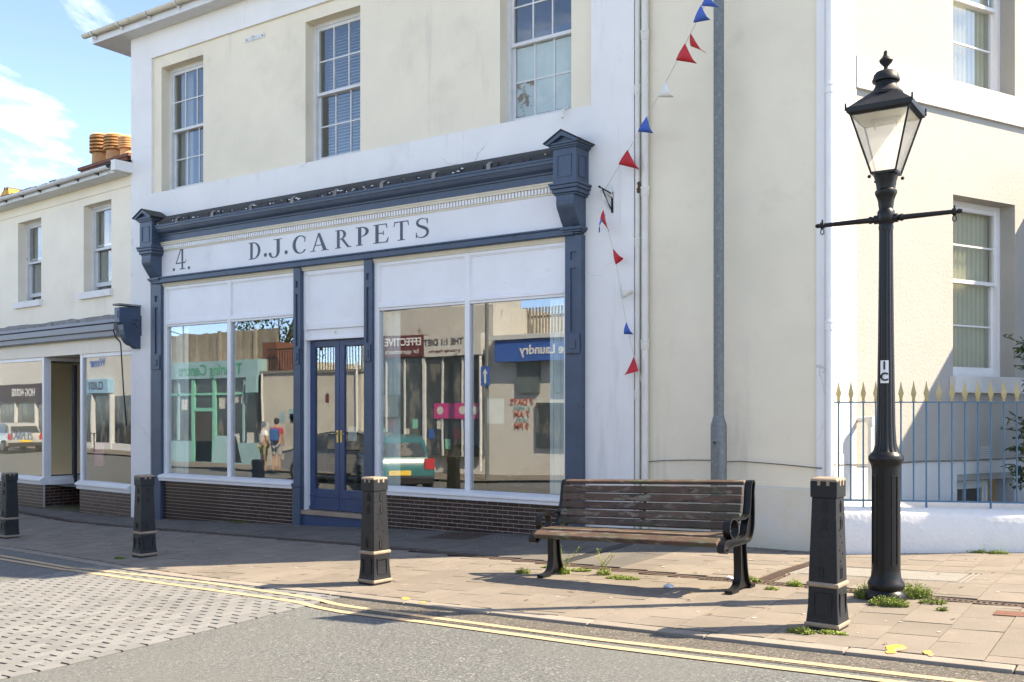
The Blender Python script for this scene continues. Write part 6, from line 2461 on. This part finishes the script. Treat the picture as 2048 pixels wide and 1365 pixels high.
# more of the row, to the left and right
for (x0, x1, h, mt, lab) in ((-43.2, -33.3, 3.6, M_signw, 'long low white shop row across the street at the far left'), (-9.0, -4.0, 3.4, M_wall, 'low cream shop across the street nearest the viewer')):
    t_ = thing('low_shop', lab, 'building', ((x0 + x1) / 2, OY, gO), local=False)
    obox('wall', mt, t_, x0, x1, gO - .5, h, OY - 5, OY - .3)
    obox('fascia', M_txt, t_, x0 + .2, x1 - .2, 2.6, 3.2, OY - .3, OY)
    n = max(2, int((x1 - x0) / 2.2))
    for k in range(n):
        a, b = lerp(x0, x1, (k + .1) / n), lerp(x0, x1, (k + .9) / n)
        obox('shop_glass', M_dk, t_, a, b, .3, 2.5, OY - .29, OY - .15)

for (x0, x1, lab, fm, tx, ts, tm, zf0, zf1) in ((-64, -52.2, 'white shop with a dark fascia, mirrored at the left edge', M_txt, 'HOG HOUSE', .6, M_txtw, 2.0, 3.0), (-52, -43.4, 'white shop with a pale blue sign, mirrored in the neighbouring window', mat('pale_blue_sign', (.25, .45, .60), .5), 'CLASSY', .55, M_txt, 2.35, 3.05)):
    t_ = thing('low_shop', lab, 'building', ((x0 + x1) / 2, OY, gO), local=False)
    obox('wall', M_signw, t_, x0, x1, gO - .8, 5.6, OY - 5, OY - .3)
    xa, xb = (x0 + 3, x1 - .3) if tx[0] == 'H' else (-48.6, -45.8)
    s_ = obox('sign_board', fm, t_, xa, xb, zf0, zf1, OY - .3, OY)
    text(s_, tx, ts, tm, ((xa + xb) / 2, OY + .006, (zf0 + zf1) / 2), TROT, bold=.01)
    n = 4
    for k in range(n):
        a, b = lerp(x0, x1, (k + .08) / n), lerp(x0, x1, (k + .92) / n)
        obox('shop_glass', M_dk, t_, a, b, -.1, zf0 - .15, OY - .29, OY - .15)
        obox('window_post', M_oldwhite, t_, a - .35, a - .2, -.4, zf0 - .05, OY - .28, OY - .05)
    obox('stallriser', M_oldwhite, t_, x0, x1, gO - .6, -.12, OY - .29, OY - .1)
    if tx[0] == 'C':
        text(t_, 'Winner', .6, M_signb, (-47.6, OY - .285, 3.9), TROT, bold=.01)
ct = thing('cafe_table', 'small cafe table and chair on the far pavement, mirrored beside the awning rod', 'table', (-44.6, -1.3, gO), local=False)
MB().lathe([(.3, gO + .72), (.3, gO + .75)], -44.6, -1.3, 14).build('table_top', M_slate, ct)
MB().tube([(-44.6, -1.3, gO - .1), (-44.6, -1.3, gO + .72)], .03, 8).build('leg', M_iron, ct)
# extra clutter on the far facades
for (x, w, z0_, z1_) in ((-32.6, .08, gO, 3.3), (-26.45, .08, gO, 2.75), (-22.1, .09, gO, 3.1), (-17.0, .09, gO, 3.1)):
    dp_ = MB().tube([(x, OY + .06, z0_), (x, OY + .06, z1_)], w / 2, 8).build('far_downpipe', M_oldwhite, smooth=True)
    tag(dp_, {-32.6: 'white downpipe at the left end of the tanning shop', -26.45: 'white downpipe between the tanning shop and the retaining wall', -22.1: 'white downpipe left of the maroon sign', -17.0: 'white downpipe between the diet and laundry shops'}[x], 'pipe')
for k in range(9):
    x = -26.0 + rnd.uniform(0, 3.6)
    z = rnd.uniform(1.0, 2.0)
    obox('poster', (M_signw, M_teal, M_maroon)[k % 3], wl2, x, x + rnd.uniform(.15, .35), z, z + rnd.uniform(.2, .4), OY + .001, OY + .006)
for k in range(6):
    obox('glazing_bar', M_oldwhite, t3, -21.6 + k * .76, -21.55 + k * .76, .1, 3.1, OY - .1, OY - .06)
for k in range(12):
    obox('shelf_item', (M_signw, M_mint, M_maroon, M_signb)[k % 4], t3, -21.4 + k * .33, -21.2 + k * .33, .3 + .3 * (k % 3), .6 + .3 * (k % 3), OY - .099, OY - .085)
obox('transom', M_mint, t1, -32, -26.9, 2.05, 2.13, OY - .1, OY + .0)
for x in (-31.2, -28.2, -27.5):
    obox('mullion', M_teal, t1, x - .04, x + .04, .35, 2.64, OY - .1, OY + .0)
# A-board
ab = thing('a_board', 'pale blue A-board on the far pavement, mirrored in the left window', 'a-board', (-26.2, -.7, gO), local=False)
m = MB()
m.loft([[(-26.7, -.45, gO + .05), (-25.75, -.45, gO + .05), (-25.75, -.62, gO + .95), (-26.7, -.62, gO + .95)], [(-26.7, -.48, gO + .05), (-25.75, -.48, gO + .05), (-25.75, -.65, gO + .95), (-26.7, -.65, gO + .95)]])
m.build('front_panel', M_teal, ab)
m = MB()
m.loft([[(-26.7, -.9, gO + .05), (-25.75, -.9, gO + .05), (-25.75, -.68, gO + .95), (-26.7, -.68, gO + .95)], [(-26.7, -.93, gO + .05), (-25.75, -.93, gO + .05), (-25.75, -.71, gO + .95), (-26.7, -.71, gO + .95)]])
m.build('rear_panel', M_slate, ab)

# two people seen from behind, looking into the tanning shop
M_skin = mat('skin', (.45, .26, .18), .6, .06, 8)
def person(label, X, Y, Ht, lean, hair_m, topm, botm, pack=None, ponytail=False):
    g0 = G(X, Y) + .06
    t = thing('person', label, 'person', (X, Y, g0), R(180 + lean))
    k = Ht / 1.75
    def skinmesh(name, V, E, Rr, mt, sub=2):
        me = bpy.data.meshes.new(name)
        me.from_pydata([tuple(Vector(v) * k) for v in V], E, [])
        o = link(name, me, mt, t)
        md = o.modifiers.new('skin', 'SKIN')
        for i, r_ in enumerate(Rr):
            d = me.skin_vertices[0].data[i]
            d.radius = (r_[0] * k, r_[1] * k)
            d.use_root = i == 0
        o.modifiers.new('sub', 'SUBSURF').render_levels = sub
        return o
    V = [(0, 0, .95), (0, 0, 1.15), (0, .0, 1.36), (0, 0, 1.47), (0, .01, 1.54), (0, .02, 1.63), (0, .01, 1.72),
         (-.17, 0, 1.41), (-.22, .0, 1.15), (-.20, .08, .92), (-.19, .10, .83), (.17, 0, 1.41), (.22, 0, 1.15), (.20, .08, .92), (.19, .10, .83),
         (-.10, 0, .88), (-.10, .02, .50), (-.10, -.01, .09), (-.10, .13, .03), (.10, 0, .88), (.11, .05, .50), (.12, .0, .09), (.12, .14, .03)]
    E = [(0, 1), (1, 2), (2, 3), (3, 4), (4, 5), (5, 6), (2, 7), (7, 8), (8, 9), (9, 10), (2, 11), (11, 12), (12, 13), (13, 14), (0, 15), (15, 16), (16, 17), (17, 18), (0, 19), (19, 20), (20, 21), (21, 22)]
    Rr = [(.15, .11), (.14, .10), (.15, .10), (.06, .06), (.055, .06), (.078, .09), (.06, .07), (.055, .055), (.042, .042), (.034, .034), (.03, .02), (.055, .055), (.042, .042), (.034, .034), (.03, .02), (.085, .085), (.058, .06), (.042, .042), (.04, .025), (.085, .085), (.058, .06), (.042, .042), (.04, .025)]
    skinmesh('body', V, E, Rr, M_skin)
    skinmesh('top', [(0, 0, .92), (0, 0, 1.15), (0, 0, 1.36), (0, 0, 1.44), (-.17, 0, 1.41), (-.21, 0, 1.22), (.17, 0, 1.41), (.21, 0, 1.22)], [(0, 1), (1, 2), (2, 3), (2, 4), (4, 5), (2, 6), (6, 7)], [(.17, .13), (.155, .115), (.165, .115), (.08, .08), (.068, .068), (.058, .058), (.068, .068), (.058, .058)], topm)
    skinmesh('shorts', [(0, 0, .95), (-.10, 0, .86), (-.105, .02, .52), (.10, 0, .86), (.115, .045, .52)], [(0, 1), (1, 2), (0, 3), (3, 4)], [(.16, .125), (.10, .10), (.085, .085), (.10, .10), (.085, .085)], botm)
    for s_, fy in ((-1, .06), (1, .07)):
        MB().ball((s_ * .11 * k, fy * k, .035 * k), .06 * k, 10, 6, .8, 2.0, .6).build('shoe', M_black, t, smooth=True)
    m = MB().ball((0, .0, 1.66 * k), .105 * k, 14, 9, .92, 1.05, 1.05)
    if ponytail:
        m.tube([(0, -.09 * k, 1.62 * k), (0, -.13 * k, 1.5 * k), (.02 * k, -.13 * k, 1.34 * k)], [.04 * k, .045 * k, .015 * k], 8)
    m.build('hair', hair_m, t, smooth=True)
    if pack:
        m = MB().box(-.15 * k, .15 * k, -.30 * k, -.11 * k, 1.0 * k, 1.42 * k)
        m.build('backpack', pack, t, bevel=.06)
    return t
M_hair = mat('dark_hair', (.025, .018, .014), .7, .3, 20)
person('person in a white vest and patterned shorts with a plait, mirrored in glass', -24.25, -.5, 1.62, 10, M_hair, mat('white_vest', (.70, .66, .64), .8, .1, 6), mat('patterned_shorts', (.30, .34, .16), .8, .5, 30, stains=(((.35, .08, .12), 25, .55, .6),)), ponytail=True)
person('person in a red striped shirt with a blue backpack, mirrored in glass', -23.55, -.45, 1.76, -25, M_hair, mat('red_striped_shirt', (.42, .03, .06), .8, .3, 20), mat('grey_shorts', (.36, .36, .38), .8, .3, 14), pack=mat('blue_backpack', (.02, .10, .30), .6, .1, 6))

# parked cars on the far side
def car(label, X, Y, rz, paint, plate):
    t = thing('parked_car', label, 'car', (X, Y, RZ(X, Y) + .02), rz)
    side = [(-2.0, .32), (-2.05, .62), (-1.95, .86), (-1.55, .93), (-.95, 1.36), (-.2, 1.46), (.85, 1.44), (1.5, 1.30), (1.92, .95), (2.02, .62), (1.98, .32)]
    m = MB()
    rings = []
    for (w, zs) in ((-.80, .97), (-.86, 1.0), (.86, 1.0), (.80, .97)):
        rings.append([(x, w * (1 if z < .95 else .82), z) for x, z in side])
    m.loft(rings)
    body = m.build('body', paint, t, smooth=True, bevel=.04)
    m = MB()
    for s_ in (-1, 1):
        m.loft([[(-1.35, s_ * .815, .97), (1.45, s_ * .815, .97), (1.25, s_ * .715, 1.28), (.8, s_ * .712, 1.39), (-.2, s_ * .712, 1.40), (-.85, s_ * .715, 1.32)], [(-1.35, s_ * .80, .97), (1.45, s_ * .80, .97), (1.25, s_ * .70, 1.28), (.8, s_ * .69, 1.39), (-.2, s_ * .69, 1.40), (-.85, s_ * .70, 1.32)]])
    m.build('side_window', M_dk, t)
    m = MB()
    m.quad((1.93, -.66, .98), (1.93, .66, .98), (1.56, .58, 1.29), (1.56, -.58, 1.29))
    m.quad((-1.52, -.68, .965), (-1.52, .68, .965), (-.99, .60, 1.352), (-.99, -.60, 1.352))
    g_ = m.build('screen', M_dk, t, recalc=False)
    for (x, s_) in ((-1.28, -1), (-1.28, 1), (1.28, -1), (1.28, 1)):
        m = MB().tube([(x, s_ * .70, .30), (x, s_ * .88, .30)], .31, 20)
        wh = m.build('wheel', M_black, t, smooth=True)
        MB().tube([(x, s_ * .86, .30), (x, s_ * .892, .30)], .19, 16).build('rim', M_galv, wh)
    for s_ in (-1, 1):
        MB().box(1.93, 2.035, s_ * .72 - .12, s_ * .72 + .12, .66, .92).build('tail_light', mat('tail_red', (.45, .02, .02), .3), t)
        MB().box(-2.06, -1.93, s_ * .66 - .15, s_ * .66 + .15, .62, .78).build('headlight', M_signw, t)
    MB().box(2.012, 2.04, -.26, .26, .52, .64).build('number_plate', plate, t)
    MB().box(1.9, 2.09, -.82, .82, .30, .50).build('rear_bumper', M_black, t, bevel=.03)
    return t
M_pl = mat('yellow_plate', (.75, .50, .05), .5)
car('dark teal hatchback parked across the street, mirrored in the right window', -17.0, 1.6, R(42), mat('teal_car_paint', (.012, .13, .13), .3, .05, 3, coat=.8), M_pl)
car('grey car parked across the street near the tanning shop, mirrored by the doors', -19.6, .35, R(2), mat('grey_car_paint', (.16, .15, .14), .3, .05, 3, coat=.8), M_pl)
car('silver car parked far along the street, mirrored in the left shop', -50.5, .2, R(4), mat('silver_car_paint', (.40, .40, .38), .3, .05, 3, coat=.8), M_pl)
# trees behind the far row
def tree(X, Y, h, r, label, seed):
    g0 = 1.5
    rr = random.Random(seed)
    t = thing('tree', label, 'tree', (X, Y, g0), local=False)
    m = MB()
    m.tube([(X, Y, g0), (X + .1, Y, g0 + h * .3), (X, Y + .1, g0 + h * .6)], [.2, .15, .08], 8)
    for k in range(7):
        a = rr.uniform(0, 6.28)
        m.tube([(X, Y, g0 + h * .4), (X + math.cos(a) * r * .6, Y + math.sin(a) * r * .6, g0 + h * rr.uniform(.55, .9))], [.07, .02], 6)
    m.build('trunk', M_wood, t)
    m = MB()
    for k in range(2600):
        a, b = rr.uniform(0, 6.28), math.acos(rr.uniform(-1, 1))
        q = r * rr.uniform(.35, 1) ** .5 * (1 + .25 * math.sin(3 * a) * math.sin(2 * b))
        p = Vector((X + q * math.sin(b) * math.cos(a), Y + q * math.sin(b) * math.sin(a), g0 + h * .68 + q * .8 * math.cos(b)))
        leafm(m, p, (rr.uniform(-1, 1), rr.uniform(-1, 1), rr.uniform(-1, 1)), rr.uniform(.15, .3), rr.uniform(.08, .16), 0)
    m.build('crown', M_leaf, t, recalc=False)
tree(-13.5, -9, 5.5, 2.0, 'bushy green tree behind the laundry shop', 3)
tree(-35, -11, 6, 2.4, 'bushy green tree behind the long white shop row', 5)
